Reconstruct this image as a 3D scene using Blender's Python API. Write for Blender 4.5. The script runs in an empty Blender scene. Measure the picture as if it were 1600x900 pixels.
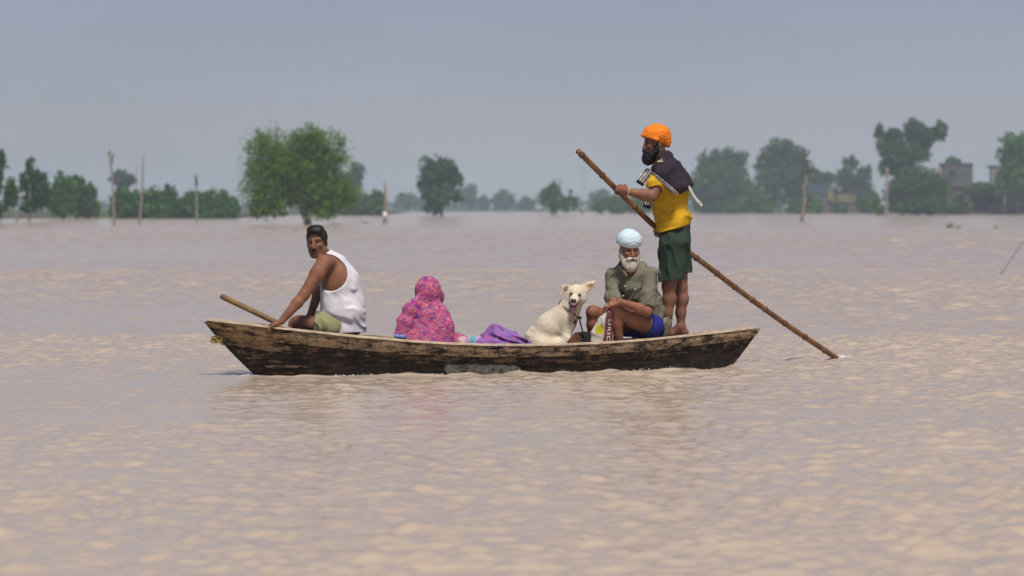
import bpy, math, random
import numpy as np
from mathutils import Vector, Matrix

random.seed(7)
rng = np.random.default_rng(11)
SC = bpy.context.scene
COL = SC.collection

# ------------------------------------------------------------------ camera
CAM_H = 1.40                      # metres above the flood water
F_PX = 1600 * 100.0 / 36.0        # a 100 mm lens, in photograph pixels
TILT = math.atan((450 - 324) / F_PX)
D0 = 23.5                         # distance to the boat
cam_d = bpy.data.cameras.new('camera')
cam_d.lens = 100; cam_d.sensor_width = 36
cam_d.clip_start = 0.5; cam_d.clip_end = 12000
cam_d.dof.use_dof = True
cam_d.dof.focus_distance = 23.75
cam_d.dof.aperture_fstop = 2.7
cam = bpy.data.objects.new('camera', cam_d); COL.objects.link(cam)
cam.location = (0, 0, CAM_H)
cam.rotation_euler = (math.pi / 2 - TILT, 0, 0)
SC.camera = cam

# ------------------------------------------------------------------ sky, sun, exposure
SUN_EL, SUN_AZ = math.radians(62), math.radians(163)    # azimuth clockwise from +Y (north)
w = bpy.data.worlds.new('World'); SC.world = w; w.use_nodes = True
nt = w.node_tree; nt.nodes.clear()
sky = nt.nodes.new('ShaderNodeTexSky'); sky.sky_type = 'NISHITA'; sky.sun_disc = False
sky.sun_elevation = SUN_EL; sky.sun_rotation = SUN_AZ
sky.air_density = 1.0; sky.dust_density = 0.40; sky.ozone_density = 4.0
hs = nt.nodes.new('ShaderNodeHueSaturation'); hs.inputs['Saturation'].default_value = 0.64
tint = nt.nodes.new('ShaderNodeMix'); tint.data_type = 'RGBA'; tint.blend_type = 'MULTIPLY'
tint.inputs[0].default_value = 1.0; tint.inputs[7].default_value = (0.885, 0.835, 1.02, 1)
bg = nt.nodes.new('ShaderNodeBackground'); bg.inputs[1].default_value = 0.053
wo = nt.nodes.new('ShaderNodeOutputWorld')
nt.links.new(sky.outputs[0], hs.inputs['Color']); nt.links.new(hs.outputs[0], tint.inputs[6])
# thin uneven cloud veil all round the sky
tcw = nt.nodes.new('ShaderNodeTexCoord'); mpw = nt.nodes.new('ShaderNodeMapping'); mpw.inputs['Scale'].default_value = (1.0, 1.0, 3.5)
nzw = nt.nodes.new('ShaderNodeTexNoise'); nzw.inputs['Scale'].default_value = 5.5; nzw.inputs['Detail'].default_value = 5
rpw = nt.nodes.new('ShaderNodeMapRange'); rpw.inputs[1].default_value = 0.3; rpw.inputs[2].default_value = 0.7; rpw.inputs[3].default_value = 0.94; rpw.inputs[4].default_value = 1.06
veil = nt.nodes.new('ShaderNodeMix'); veil.data_type = 'RGBA'; veil.blend_type = 'MULTIPLY'; veil.inputs[0].default_value = 1.0
nt.links.new(tcw.outputs['Generated'], mpw.inputs[0]); nt.links.new(mpw.outputs[0], nzw.inputs['Vector']); nt.links.new(nzw.outputs[0], rpw.inputs[0])
nt.links.new(tint.outputs[2], veil.inputs[6]); nt.links.new(rpw.outputs[0], veil.inputs[7])
nt.links.new(veil.outputs[2], bg.inputs[0]); nt.links.new(bg.outputs[0], wo.inputs[0])
sun_d = bpy.data.lights.new('sun', 'SUN'); sun_d.energy = 3.9; sun_d.angle = math.radians(12)
sun_d.color = (1.0, 0.93, 0.84)
sun = bpy.data.objects.new('sun', sun_d); COL.objects.link(sun)
sdir = Vector((math.sin(SUN_AZ) * math.cos(SUN_EL), math.cos(SUN_AZ) * math.cos(SUN_EL), math.sin(SUN_EL)))
sun.rotation_euler = sdir.to_track_quat('Z', 'Y').to_euler()
sun.location = (0, 0, 60)
SC.view_settings.view_transform = 'Standard'; SC.view_settings.look = 'None'
SC.view_settings.exposure = 0.26; SC.view_settings.gamma = 1.0
SC.view_settings.use_curve_mapping = False
SC.cycles.volume_bounces = 1
SC.cycles.max_bounces = 8
SC.cycles.use_denoising = True

# ------------------------------------------------------------------ helpers
FW = np.array([0, math.cos(TILT), -math.sin(TILT)]); UPV = np.array([0, math.sin(TILT), math.cos(TILT)])
def W(px, py, Y):
    """world point at depth Y that the photograph shows at (px, py)"""
    r = np.array([(px - 800) / F_PX, 0, 0]) + FW + UPV * ((450 - py) / F_PX)
    return np.array([0, 0, CAM_H]) + r * (Y / r[1])
def J(px, py, d=0.0):
    return W(px, py, D0 + d)
def base_depth(py):                      # where water at this picture height lies
    return CAM_H * F_PX / (py - 324.0)
def v3(a): return np.asarray(a, float)
def nrm(a):
    a = v3(a); return a / np.linalg.norm(a)

def tag(o, label=None, cat=None, group=None, kind=None):
    if label: o['label'] = label
    if cat: o['category'] = cat
    if group: o['group'] = group
    if kind: o['kind'] = kind
    return o
def empty(name, loc):
    o = bpy.data.objects.new(name, None); COL.objects.link(o)
    o.location = tuple(float(c) for c in loc); o.empty_display_size = 0.1
    return o
def origin(o):
    p = np.zeros(3)
    while o is not None:
        p += np.array(o.location); o = o.parent
    return p
def mesh(name, verts, faces, mat, parent=None, smooth=False, col=None, loc=None, attr=None):
    """verts in world coordinates; the object's origin is the parent's, or loc"""
    verts = np.asarray(verts, float)
    off = origin(parent) if parent is not None else np.zeros(3)
    l = np.zeros(3) if loc is None else v3(loc) - off
    me = bpy.data.meshes.new(name)
    vv = verts - off - l
    if isinstance(faces, np.ndarray):
        n, k = faces.shape
        me.vertices.add(len(vv)); me.vertices.foreach_set('co', vv.astype(np.float32).ravel())
        me.loops.add(n * k); me.loops.foreach_set('vertex_index', faces.astype(np.int32).ravel())
        me.polygons.add(n); me.polygons.foreach_set('loop_start', np.arange(0, n * k, k, dtype=np.int32))
        me.update(calc_edges=True)
    else:
        me.from_pydata([tuple(p) for p in vv], [], faces); me.update()
    if smooth: me.polygons.foreach_set('use_smooth', np.ones(len(me.polygons), bool))
    if col is not None:
        a = me.color_attributes.new('Col', 'FLOAT_COLOR', 'POINT')
        c = np.ones((len(vv), 4), np.float32); c[:, :3] = col
        a.data.foreach_set('color', c.ravel())
    if attr is not None:
        for an, av in attr.items():
            a = me.attributes.new(an, 'FLOAT', 'POINT'); a.data.foreach_set('value', np.asarray(av, np.float32))
    me.materials.append(mat)
    o = bpy.data.objects.new(name, me); COL.objects.link(o)
    o.location = tuple(float(c) for c in l)
    if parent is not None: o.parent = parent
    return o

def box_vf(c, s, R=None):
    c = v3(c); s = v3(s) / 2
    v = np.array([[x, y, z] for x in (-1, 1) for y in (-1, 1) for z in (-1, 1)]) * s
    if R is not None: v = v @ v3(R).T
    f = [(0, 1, 3, 2), (4, 6, 7, 5), (0, 4, 5, 1), (2, 3, 7, 6), (0, 2, 6, 4), (1, 5, 7, 3)]
    return v + c, f
def tube_vf(pts, radii, n=10, cap=True):
    pts = [v3(p) for p in pts]
    if not hasattr(radii, '__len__'): radii = [radii] * len(pts)
    V = []; Fc = []; up = np.array([0.13, 0.31, 0.94])
    for i, p in enumerate(pts):
        t = nrm(pts[min(i + 1, len(pts) - 1)] - pts[max(i - 1, 0)])
        a = np.cross(t, up); a = a / (np.linalg.norm(a) + 1e-9); b = np.cross(t, a)
        for k in range(n):
            an = 2 * math.pi * k / n
            V.append(p + radii[i] * (math.cos(an) * a + math.sin(an) * b))
    for i in range(len(pts) - 1):
        for k in range(n):
            q = i * n + k; r = i * n + (k + 1) % n
            Fc.append((q, q + n, r + n, r))
    if cap:
        Fc.append(tuple(range(n))); Fc.append(tuple(reversed(range((len(pts) - 1) * n, len(pts) * n))))
    return V, Fc
def join_vf(*parts):
    V = []; Fc = []
    for v, f in parts:
        o = len(V); V.extend(list(v)); Fc.extend([tuple(i + o for i in q) for q in f])
    return V, Fc
def spline(pts, n):
    """Catmull-Rom through points"""
    P = [v3(p) for p in pts]; P = [2 * P[0] - P[1]] + P + [2 * P[-1] - P[-2]]
    out = []
    m = len(P) - 3
    for i in range(n + 1):
        u = i / n * m; k = min(int(u), m - 1); t = u - k
        a, b, c, d = P[k:k + 4]
        out.append(0.5 * ((2 * b) + (c - a) * t + (2 * a - 5 * b + 4 * c - d) * t * t + (3 * b - a - 3 * c + d) * t ** 3))
    return out

# ------------------------------------------------------------------ materials
def newmat(name):
    m = bpy.data.materials.new(name); m.use_nodes = True
    nt = m.node_tree; b = nt.nodes['Principled BSDF']
    return m, nt, b
def N(nt, t, **kw):
    n = nt.nodes.new(t)
    for k, v in kw.items():
        if k.startswith('i_'): n.inputs[k[2:].replace('_', ' ')].default_value = v
        else: setattr(n, k, v)
    return n
def rgba(c): return (c[0], c[1], c[2], 1)
def ramp(nt, src, stops):
    r = nt.nodes.new('ShaderNodeValToRGB'); e = r.color_ramp.elements
    while len(e) < len(stops): e.new(0.5)
    for i, (p, c) in enumerate(stops):
        e[i].position = p; e[i].color = rgba(c) if hasattr(c, '__len__') else (c, c, c, 1)
    nt.links.new(src, r.inputs[0]); return r.outputs[0]
def mixc(nt, fac, a, b, mode='MIX'):
    m = nt.nodes.new('ShaderNodeMix'); m.data_type = 'RGBA'; m.blend_type = mode
    for i, x in ((0, fac), (6, a), (7, b)):
        s = m.inputs[i]
        if hasattr(x, 'is_linked'): nt.links.new(x, s)
        elif hasattr(x, '__len__'): s.default_value = rgba(x)
        else: s.default_value = x if i == 0 else (x, x, x, 1)
    return m.outputs[2]
def coords(nt, scale=(1, 1, 1), rot=(0, 0, 0), kind='Object'):
    tc = nt.nodes.new('ShaderNodeTexCoord'); mp = nt.nodes.new('ShaderNodeMapping')
    mp.inputs['Scale'].default_value = scale; mp.inputs['Rotation'].default_value = rot
    nt.links.new(tc.outputs[kind], mp.inputs[0]); return mp.outputs[0]
def noise(nt, vec, scale, detail=4, rough=0.55, out=0):
    n = nt.nodes.new('ShaderNodeTexNoise'); n.inputs['Scale'].default_value = scale
    n.inputs['Detail'].default_value = detail; n.inputs['Roughness'].default_value = rough
    nt.links.new(vec, n.inputs['Vector']); return n.outputs[out]
def bump(nt, b, h, strength, dist, prev=None):
    n = nt.nodes.new('ShaderNodeBump'); n.inputs['Strength'].default_value = strength
    n.inputs['Distance'].default_value = dist; nt.links.new(h, n.inputs['Height'])
    if prev is not None: nt.links.new(prev, n.inputs['Normal'])
    if b is not None: nt.links.new(n.outputs[0], b.inputs['Normal'])
    return n.outputs[0]
def attr_col(nt, name='Col'):
    a = nt.nodes.new('ShaderNodeAttribute'); a.attribute_name = name; return a.outputs['Color']

def mat_plain(name, c, rough=0.8, var=0.25, scale=20, bumpd=0.002, spec=0.3):
    m, nt, b = newmat(name); vec = coords(nt)
    n = noise(nt, vec, scale, 5)
    f = ramp(nt, n, [(0.3, 1 - var), (0.7, 1 + var)])
    nt.links.new(mixc(nt, 1.0, c, f, 'MULTIPLY'), b.inputs['Base Color'])
    b.inputs['Roughness'].default_value = rough; b.inputs['Specular IOR Level'].default_value = spec
    bump(nt, b, n, 0.5, bumpd); return m
def mat_attr(name, rough=0.8, var=0.15, scale=30, bumpd=0.001, spec=0.3, sss=0.0, weave=0):
    """colour from the mesh's own paint (what the thing is made of), broken up with fine grain"""
    m, nt, b = newmat(name); vec = coords(nt)
    n = noise(nt, vec, scale, 5)
    f = ramp(nt, n, [(0.25, 1 - var), (0.75, 1 + var)])
    f2 = ramp(nt, noise(nt, vec, 7.5, 4, .6), [(0.30, 1 - 1.6 * var), (0.68, 1 + .9 * var)])
    nt.links.new(mixc(nt, 1.0, mixc(nt, 1.0, attr_col(nt), f, 'MULTIPLY'), f2, 'MULTIPLY'), b.inputs['Base Color'])
    b.inputs['Roughness'].default_value = rough; b.inputs['Specular IOR Level'].default_value = spec
    if sss:
        b.inputs['Subsurface Weight'].default_value = sss
        b.inputs['Subsurface Radius'].default_value = (0.012, 0.005, 0.003)
    bn = bump(nt, b, n, 0.5, bumpd)
    if weave:
        n2 = noise(nt, vec, weave, 2); bump(nt, b, n2, 0.3, 0.001, bn)
    return m
# ------------------------------------------------------------------ flood water
def wave_height(x, y):
    r = np.random.default_rng(5)
    h = np.zeros_like(x)
    wx = x + 0.25 * np.sin(0.9 * y + 0.4 * x) + 0.08 * np.sin(2.1 * x + 1.3 * y)
    wy = y + 0.25 * np.sin(0.8 * x - 0.5 * y + 1.0) + 0.08 * np.sin(1.7 * y - 1.1 * x)
    for i in range(90):
        lam = 0.082 * (0.50 / 0.082) ** (r.random() ** 1.1)
        th = r.normal(0.10, 1.1)
        k = 2 * math.pi / lam
        ph = r.random() * 6.283
        a = 0.0086 * lam * (0.6 + 0.8 * r.random())
        s = np.sin(k * (wx * math.sin(th) + wy * math.cos(th)) + ph)
        h += a * 2.0 * (np.exp(0.8 * (s - 1)) - 0.45)
    patch = 0.75 + 0.35 * np.sin(0.23 * x + 0.11 * y) * np.sin(0.17 * y - 0.1 * x + 1)
    return h * patch
def grid(x0, x1, y0, y1, st, hf, keep=None):
    nx = int(round((x1 - x0) / st)); ny = int(round((y1 - y0) / st))
    X, Y = np.meshgrid(np.linspace(x0, x1, nx + 1), np.linspace(y0, y1, ny + 1))
    e = np.minimum.reduce([X - x0, x1 - X, Y - y0, y1 - Y])
    fade = np.clip(e / .35, 0, 1)
    Z = hf(X, Y) * fade
    V = np.stack([X, Y, Z], -1).reshape(-1, 3)
    i = np.arange(ny)[:, None] * (nx + 1) + np.arange(nx)[None]
    Fq = np.stack([i, i + 1, i + nx + 2, i + nx + 1], -1).reshape(-1, 4)
    return V, Fq
def water_h(X, Y):
    """wind ripple plus the small wave that the moving hull pushes along its side"""
    h = wave_height(X, Y)
    u = np.clip((X + 2.08) / 3.83, 0, 1)                     # along the waterline, bow to stern
    yc = D0 - 0.02 + 1.24 * u; half = 0.35 * np.clip(1 - np.abs(2 * u - 1) ** 2.3, 0, 1) ** .85
    d = np.abs(Y - yc) - half
    inx = np.clip((X + 2.45) / .5, 0, 1) * np.clip((2.2 - X) / .5, 0, 1)
    lump = .5 + .5 * np.sin(X * 7.3 + 1.1 * np.sin(X * 2.7)) * np.sin(X * 3.1 + 1)
    h = h * (1 - .35 * np.exp(-(d / .25) ** 2) * inx)
    h += inx * (.002 + .020 * lump) * np.exp(-((d - .12) / .06) ** 2) + inx * .005 * np.sin(d * 30 + X * 4) * np.exp(-np.abs(d) / .35)
    return h
parts = [grid(-4.4, 4.4, 9, 19, 0.023, water_h), grid(-6.3, 6.3, 19, 31, 0.027, water_h), grid(-11, 11, 31, 62, 0.065, lambda X, Y: 1.5 * wave_height(X * .6, Y * .6)), grid(-30, 30, 62, 190, 0.22, lambda X, Y: 3.0 * wave_height(X * 0.25, Y * 0.25))]
def flat(x0, x1, y0, y1):
    return np.array([[x0, y0, 0], [x1, y0, 0], [x1, y1, 0], [x0, y1, 0]], float), np.array([[0, 1, 2, 3]])
XO, YA, YB = 2400, -50, 3000
parts += [flat(-XO, XO, YA, 9), flat(-XO, -4.4, 9, 19), flat(4.4, XO, 9, 19), flat(-XO, -6.3, 19, 31), flat(6.3, XO, 19, 31), flat(-XO, -11, 31, 62), flat(11, XO, 31, 62), flat(-XO, -30, 62, 190), flat(30, XO, 62, 190), flat(-XO, XO, 190, YB)]
Vs = []; Fs = []; o = 0
for V, Fq in parts:
    Vs.append(V); Fs.append(Fq + o); o += len(V)
def mat_water():
    m, nt, b = newmat('muddy_flood_water')
    geo = nt.nodes.new('ShaderNodeNewGeometry')
    mp = nt.nodes.new('ShaderNodeMapping'); mp.inputs['Scale'].default_value = (1, 1, 1)
    nt.links.new(geo.outputs['Position'], mp.inputs[0]); vec = mp.outputs[0]
    n1 = noise(nt, vec, 0.35, 4)
    n0 = noise(nt, vec, 0.012, 3)
    c = mixc(nt, ramp(nt, n1, [(0.35, 0.0), (0.7, 1.0)]), (0.405, 0.330, 0.258), (0.42, 0.343, 0.27))
    c = mixc(nt, ramp(nt, n0, [(0.4, 0.0), (0.65, 1.0)]), c, (0.43, 0.342, 0.263))
    nt.links.new(c, b.inputs['Base Color'])
    b.inputs['IOR'].default_value = 1.33; b.inputs['Roughness'].default_value = 0.13
    b.inputs['Specular IOR Level'].default_value = 0.5
    # beyond the modelled waves the ripple is carried by the bump
    sp = nt.nodes.new('ShaderNodeSeparateXYZ'); nt.links.new(geo.outputs['Position'], sp.inputs[0])
    mr = nt.nodes.new('ShaderNodeMapRange'); mr.inputs[1].default_value = 120; mr.inputs[2].default_value = 200; mr.inputs[3].default_value = 0.0; mr.inputs[4].default_value = 1.0
    nt.links.new(sp.outputs['Y'], mr.inputs[0])
    far = noise(nt, vec, 0.9, 5, 0.65)
    mu = nt.nodes.new('ShaderNodeMath'); mu.operation = 'MULTIPLY'; nt.links.new(far, mu.inputs[0]); nt.links.new(mr.outputs[0], mu.inputs[1])
    bn = bump(nt, None, mu.outputs[0], 0.8, 0.25)
    bump(nt, b, noise(nt, vec, 11, 4, 0.55), 0.6, 0.014, bn)
    return m
water = mesh('water', np.concatenate(Vs), np.concatenate(Fs), mat_water(), smooth=True)
tag(water, 'muddy brown flood water covering the fields', kind='structure')

# ------------------------------------------------------------------ far bank
M_MUD = mat_plain('damp_earth', (0.06, 0.065, 0.035), 0.95, 0.4, 0.05)
sh = [(-600, 343), (-200, 342), (180, 341.5), (370, 341), (430, 336.5), (600, 336.5), (640, 331), (1000, 331.2), (1075, 333), (1350, 333.5), (1480, 335.5), (1600, 335.5), (2200, 335)]
bv = []
for px, py in sh:
    Y = base_depth(py); p = W(px, py, Y); bv.append((p[0], Y, 0.0))
n = len(bv); V = []
for p in bv: V.append((p[0], p[1], -0.4))
for p in bv: V.append((p[0], p[1] + 1.5, 0.35))
for p in bv: V.append((p[0] * 2900 / p[1], 2900, 0.9))
Fc = []
for r in (0, 1):
    for i in range(n - 1): Fc.append((r * n + i, r * n + i + 1, (r + 1) * n + i + 1, (r + 1) * n + i))
bank = mesh('far_bank', V, Fc, M_MUD)
tag(bank, 'low strip of land beyond the flood', kind='structure')

# ------------------------------------------------------------------ vegetation
def mat_leaf(name, dark, light, trans=0.25):
    m, nt, b = newmat(name)
    a = nt.nodes.new('ShaderNodeAttribute'); a.attribute_name = 'shade'
    c = mixc(nt, a.outputs['Fac'], dark, light)
    nt.links.new(c, b.inputs['Base Color']); b.inputs['Roughness'].default_value = 0.7
    b.inputs['Specular IOR Level'].default_value = 0.2
    t = nt.nodes.new('ShaderNodeBsdfTranslucent'); nt.links.new(c, t.inputs[0])
    mx = nt.nodes.new('ShaderNodeMixShader'); mx.inputs[0].default_value = trans
    nt.links.new(b.outputs[0], mx.inputs[1]); nt.links.new(t.outputs[0], mx.inputs[2])
    nt.links.new(mx.outputs[0], nt.nodes['Material Output'].inputs[0]); return m
LEAF = {'fresh': mat_leaf('fresh_leaves', (0.030, 0.092, 0.008), (0.165, 0.29, 0.018)),
        'mid': mat_leaf('green_leaves', (0.022, 0.080, 0.014), (0.080, 0.20, 0.028)),
        'dark': mat_leaf('dark_leaves', (0.018, 0.060, 0.020), (0.060, 0.14, 0.036)),
        'olive': mat_leaf('olive_leaves', (0.04, 0.06, 0.018), (0.10, 0.125, 0.04))}
M_BARK = mat_plain('bark', (0.07, 0.055, 0.045), 0.95, 0.4, 3, 0.02)
M_PALEBARK = mat_plain('pale_bark', (0.22, 0.19, 0.16), 0.9, 0.35, 3, 0.02)

def leaf_cloud(blobs, n, size, r, hang=0.0):
    """blobs: (centre, radii xyz); quads spread through the volumes, denser towards the outside, in sub-clumps"""
    vol = np.array([b[1][0] * b[1][1] * b[1][2] for b in blobs]) ** 0.72; vol /= vol.sum()
    C = []; S = []
    for b, f in zip(blobs, vol):
        m = max(12, int(n * f)); nc = max(5, m // 22)
        d = r.normal(size=(nc, 3)); d /= np.linalg.norm(d, axis=1)[:, None]
        rad = r.random(nc) ** 0.42
        cc = d * rad[:, None] * (0.88 + 0.30 * r.random(nc))[:, None]
        csh = 0.48 + 0.17 * r.normal(size=nc)
        i = r.integers(0, nc, m)
        p = cc[i] + r.normal(size=(m, 3)) * 0.17
        p[:, 2] -= hang * np.abs(r.normal(size=m)) * 0.3
        C.append(v3(b[0]) + p * v3(b[1])); S.append(csh[i] + 0.13 * r.normal(size=m))
    C = np.concatenate(C); S = np.clip(np.concatenate(S), 0, 1); m = len(C)
    a = r.normal(size=(m, 3)); a /= np.linalg.norm(a, axis=1)[:, None]
    b = np.cross(a, r.normal(size=(m, 3))); b /= np.linalg.norm(b, axis=1)[:, None]
    s = size * (0.55 + 0.9 * r.random(m))[:, None]
    V = np.stack([C - a * s, C + b * s * 0.55, C + a * s, C - b * s * 0.55], 1).reshape(-1, 3)
    Fq = np.arange(4 * m).reshape(-1, 4)
    return V, Fq, np.repeat(S, 4)
TREE_SEED = [100]
def tree(name, label, cat, base, crowns, kind='mid', n=2600, trunk=None, r0=0.16, leaf=None, group=None, bark=None, Y=None, hang=0.0, limbs=True, deep=0.85):
    """base: picture point where it meets the water; crowns: (px, py, rx_px, ry_px)"""
    TREE_SEED[0] += 1; r = np.random.default_rng(TREE_SEED[0])
    Y = Y or base_depth(base[1]); s = Y / F_PX
    bp = W(base[0], base[1], Y)
    root = empty(name, bp)
    tag(root, label, cat, group)
    bl = []
    for (px, py, rx, ry) in crowns:
        c = W(px, py, Y); c[1] += r.normal() * rx * s * 0.35
        bl.append((c, (rx * s, rx * s * deep, ry * s)))
    V, Fq, S = leaf_cloud(bl, int(n * 1.9), (leaf or 3.4) * s * 1.12, r, hang)
    mesh('crown', V, Fq, LEAF[kind], root, attr={'shade': S})
    trunk = trunk or [(base[0], base[1]), (crowns[0][0], crowns[0][1])]
    pts = spline([W(p[0], p[1], Y) for p in trunk], 8)
    pts[0][2] -= 0.6
    T = [tube_vf(pts, [r0 * (1 - 0.55 * i / 8) for i in range(9)], 8)]
    if limbs:
        for (c, rad) in bl:
            k = int(r.integers(3, 8))
            st = pts[k]; mid = (st + c) / 2 + r.normal(size=3) * rad[0] * 0.12
            end = c + v3((0, 0, rad[2] * 0.4))
            T.append(tube_vf(spline([st, mid, end], 5), [r0 * q for q in (0.42, 0.36, 0.3, 0.22, 0.14, 0.07)], 6))
    v, f = join_vf(*T)
    mesh('trunk', v, f, bark or M_BARK, root, smooth=True)
    return root

# the lone tree in the water
tree('flooded_tree', 'large bright green tree standing in the flood on a leaning trunk', 'tree', (484, 351.5),
     [(421, 240, 38, 36), (412, 285, 32, 42), (398, 318, 12, 22), (470, 255, 40, 40), (487, 218, 30, 24), (515, 240, 28, 34), (500, 290, 42, 36), (530, 300, 26, 26), (500, 328, 26, 16), (447, 300, 30, 22), (412, 215, 12, 12), (518, 322, 18, 14), (425, 322, 18, 14), (448, 262, 30, 34), (545, 306, 16, 14), (440, 330, 10, 8), (478, 280, 34, 36)],
     'fresh', 17000, [(484, 352), (476, 336), (470, 318), (455, 300), (450, 275)], 0.33, 2.0, hang=0.35)
tree('flooded_tree', 'rounded dark green tree standing alone in mid water', 'tree', (690, 338),
     [(688, 268, 26, 24), (672, 280, 18, 24), (705, 280, 17, 26), (684, 305, 22, 20), (676, 326, 12, 8), (716, 308, 10, 8)],
     'dark', 3000, [(690, 338), (690, 320), (688, 285)], 0.28, 3.0)
tree('flooded_tree', 'small scraggly flooded tree with a bare tip and leaning poles', 'tree', (868, 335.5),
     [(862, 306, 15, 15), (872, 318, 17, 14), (892, 312, 9, 12), (868, 292, 7, 9), (850, 312, 7, 12)],
     'mid', 1200, [(868, 336), (868, 315), (867, 282)], 0.16, 2.6)
# left bank
tree('slender_tree', 'slender pale trunked tree with sparse low crown at bank end', 'tree', (27, 347.5),
     [(18, 302, 9, 22), (12, 315, 8, 14)], 'mid', 700, [(27, 348), (24, 330), (19, 300)], 0.11, 3.0, group='leaning slender bank trees', bark=M_PALEBARK)
tree('slender_tree', 'tall leaning slender tree with a pointed tip', 'tree', (47, 346.5),
     [(48, 262, 8, 16), (38, 285, 10, 14), (54, 300, 18, 26), (62, 285, 12, 16), (66, 310, 13, 18), (46, 320, 14, 12)], 'dark', 2000, [(45, 347), (48, 325), (46, 290), (50, 252)], 0.13, 3.0, group='leaning slender bank trees', bark=M_PALEBARK)
tree('slender_tree', 'tall dark narrow tree standing outermost beside the slender leaning trees', 'tree', (-6, 347),
     [(-4, 255, 11, 25), (-6, 285, 9, 20), (-3, 325, 9, 14)], 'dark', 900, [(-6, 347), (-6, 300), (-5, 250)], 0.13, 3.0)
tree('bank_tree', 'round topped green tree beside the slender leaning trees', 'tree', (98, 342.5),
     [(98, 296, 20, 20), (88, 315, 18, 22), (104, 322, 18, 16)], 'mid', 1700, None, 0.2, 3.2, group='rounded bank trees')
tree('bank_tree', 'dark narrow crowned tree between two rounder green trees', 'tree', (120, 342.2),
     [(118, 292, 14, 17), (122, 312, 15, 20)], 'dark', 1300, None, 0.2, 3.0, group='rounded bank trees')
tree('bank_tree', 'lower green tree sloping down at the end of the tree clump', 'tree', (138, 342),
     [(138, 305, 13, 17), (136, 324, 18, 14), (152, 332, 8, 7)], 'mid', 1300, None, 0.2, 3.0, group='rounded bank trees')
tree('far_tree', 'hazy umbrella shaped tree rising behind the hedge', 'tree', (190, 333.5),
     [(188, 278, 13, 11), (202, 280, 10, 8), (192, 292, 9, 10)], 'dark', 800, None, 0.3, 3.0)
tree('far_tree', 'hazy upright tree showing past the large flooded tree', 'tree', (552, 333.5),
     [(556, 272, 13, 17), (546, 282, 10, 18), (552, 300, 14, 18)], 'dark', 900, None, 0.3, 3.0)
hedge = [(192, 318, 16, 22), (214, 320, 18, 22), (240, 318, 17, 22), (263, 322, 15, 20), (288, 321, 18, 20), (312, 321, 17, 21), (340, 319, 20, 23), (360, 324, 12, 16)]
hl = ['green bank bush nearest the tall crooked pole', 'green bank bush just past the crooked pole', 'green bank bush right behind the straight bare pole', 'low dark bank bush under two small tree tops', 'broad green bank bush in the middle of the hedge', 'green bank bush behind the shortest bare pole', 'broad paler bank bush near the hedge end', 'small rounded bush ending the hedge']
for (px, py, rx, ry), l in zip(hedge, hl):
    tree('bank_bush', l, 'bush', (px, 341.6), [(px - rx * 0.35, py + 2, rx * 0.75, ry), (px + rx * 0.4, py, rx * 0.75, ry * 0.95), (px, py + 9, rx * 1.1, ry * 0.62)], 'mid', 1300, None, 0.12, 3.0, 'bushes of the bank hedge')
for px, l in ((262, 'small dark tree top sticking out above the hedge'), (271, 'second small dark tree top above the hedge')):
    tree('bank_tree', l, 'tree', (px, 340.6), [(px, 300, 5, 10), (px, 316, 6, 10)], 'dark', 350, None, 0.1, 2.6)
for px, py, rx, ry, l in ((548, 321, 17, 15, 'green bush beneath the large flooded tree'), (572, 320, 18, 16, 'low green bush behind the short split pole'), (592, 317, 11, 18, 'upright green bush beside the short split pole')):
    tree('bank_bush', l, 'bush', (px, 337), [(px - rx * .3, py, rx * 0.8, ry), (px + rx * .4, py + 2, rx * 0.7, ry * .9)], 'mid', 900, None, 0.15, 3.0, 'bushes past the large tree')
tree('bank_bush', 'wide low green bush on the bank behind the bamboo pole', 'bush', (965, 334.2), [(940, 323, 16, 10), (965, 319, 20, 13), (990, 320, 20, 14), (1010, 322, 14, 12)], 'mid', 1500, None, 0.15, 3.0)
# middle distance, fading blue
for px, py, rx, ry, l in ((732, 300, 13, 13, 'hazy round tree right behind the lone rounded tree'), (785, 310, 16, 10, 'hazy domed tree in the far tree line'), (822, 316, 10, 9, 'small dark hazy tree in the far tree line'), (640, 313, 16, 9, 'hazy low tree in the far line near the split pole'), (938, 306, 17, 12, 'hazy domed tree far behind the bamboo pole'), (756, 314, 6, 8, 'tiny hazy tree in the far line beside the domed one')):
    tree('far_tree', l, 'tree', (px, 329.6), [(px, py, rx, ry), (px - rx * .4, py + ry * .7, rx * .8, ry), (px + rx * .5, py + ry * .8, rx * .8, ry)], 'dark', 700, None, 0.3, 2.6)
# right bank
tree('bank_tree', 'broad hazy green tree behind the standing boatman', 'tree', (1125, 333.5),
     [(1115, 262, 28, 25), (1148, 255, 20, 22), (1130, 285, 42, 26), (1100, 300, 22, 26), (1150, 300, 22, 26), (1130, 320, 40, 14), (1093, 285, 12, 16)], 'dark', 4200, None, 0.35, 3.2, group='tall hazy bank trees')
tree('bank_tree', 'tall hazy tree with pale bare trunk showing below', 'tree', (1218, 333.2),
     [(1222, 240, 26, 20), (1205, 255, 22, 22), (1240, 262, 24, 26), (1215, 280, 32, 22), (1200, 305, 20, 22), (1240, 305, 18, 20)], 'dark', 3800, [(1218, 334), (1219, 300), (1220, 255)], 0.35, 3.2, group='tall hazy bank trees', bark=M_PALEBARK)
tree('bank_tree', 'lighter low green tree between two tall hazy trees', 'tree', (1180, 333.8), [(1180, 310, 20, 18), (1192, 322, 18, 10), (1168, 324, 14, 9)], 'mid', 1300, None, 0.2, 3.2)
tree('bank_tree', 'small hazy tree behind the bare leaning snag', 'tree', (1280, 332.8), [(1275, 280, 14, 17), (1292, 284, 11, 17), (1283, 302, 20, 16)], 'dark', 1200, None, 0.25, 3.0)
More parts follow.
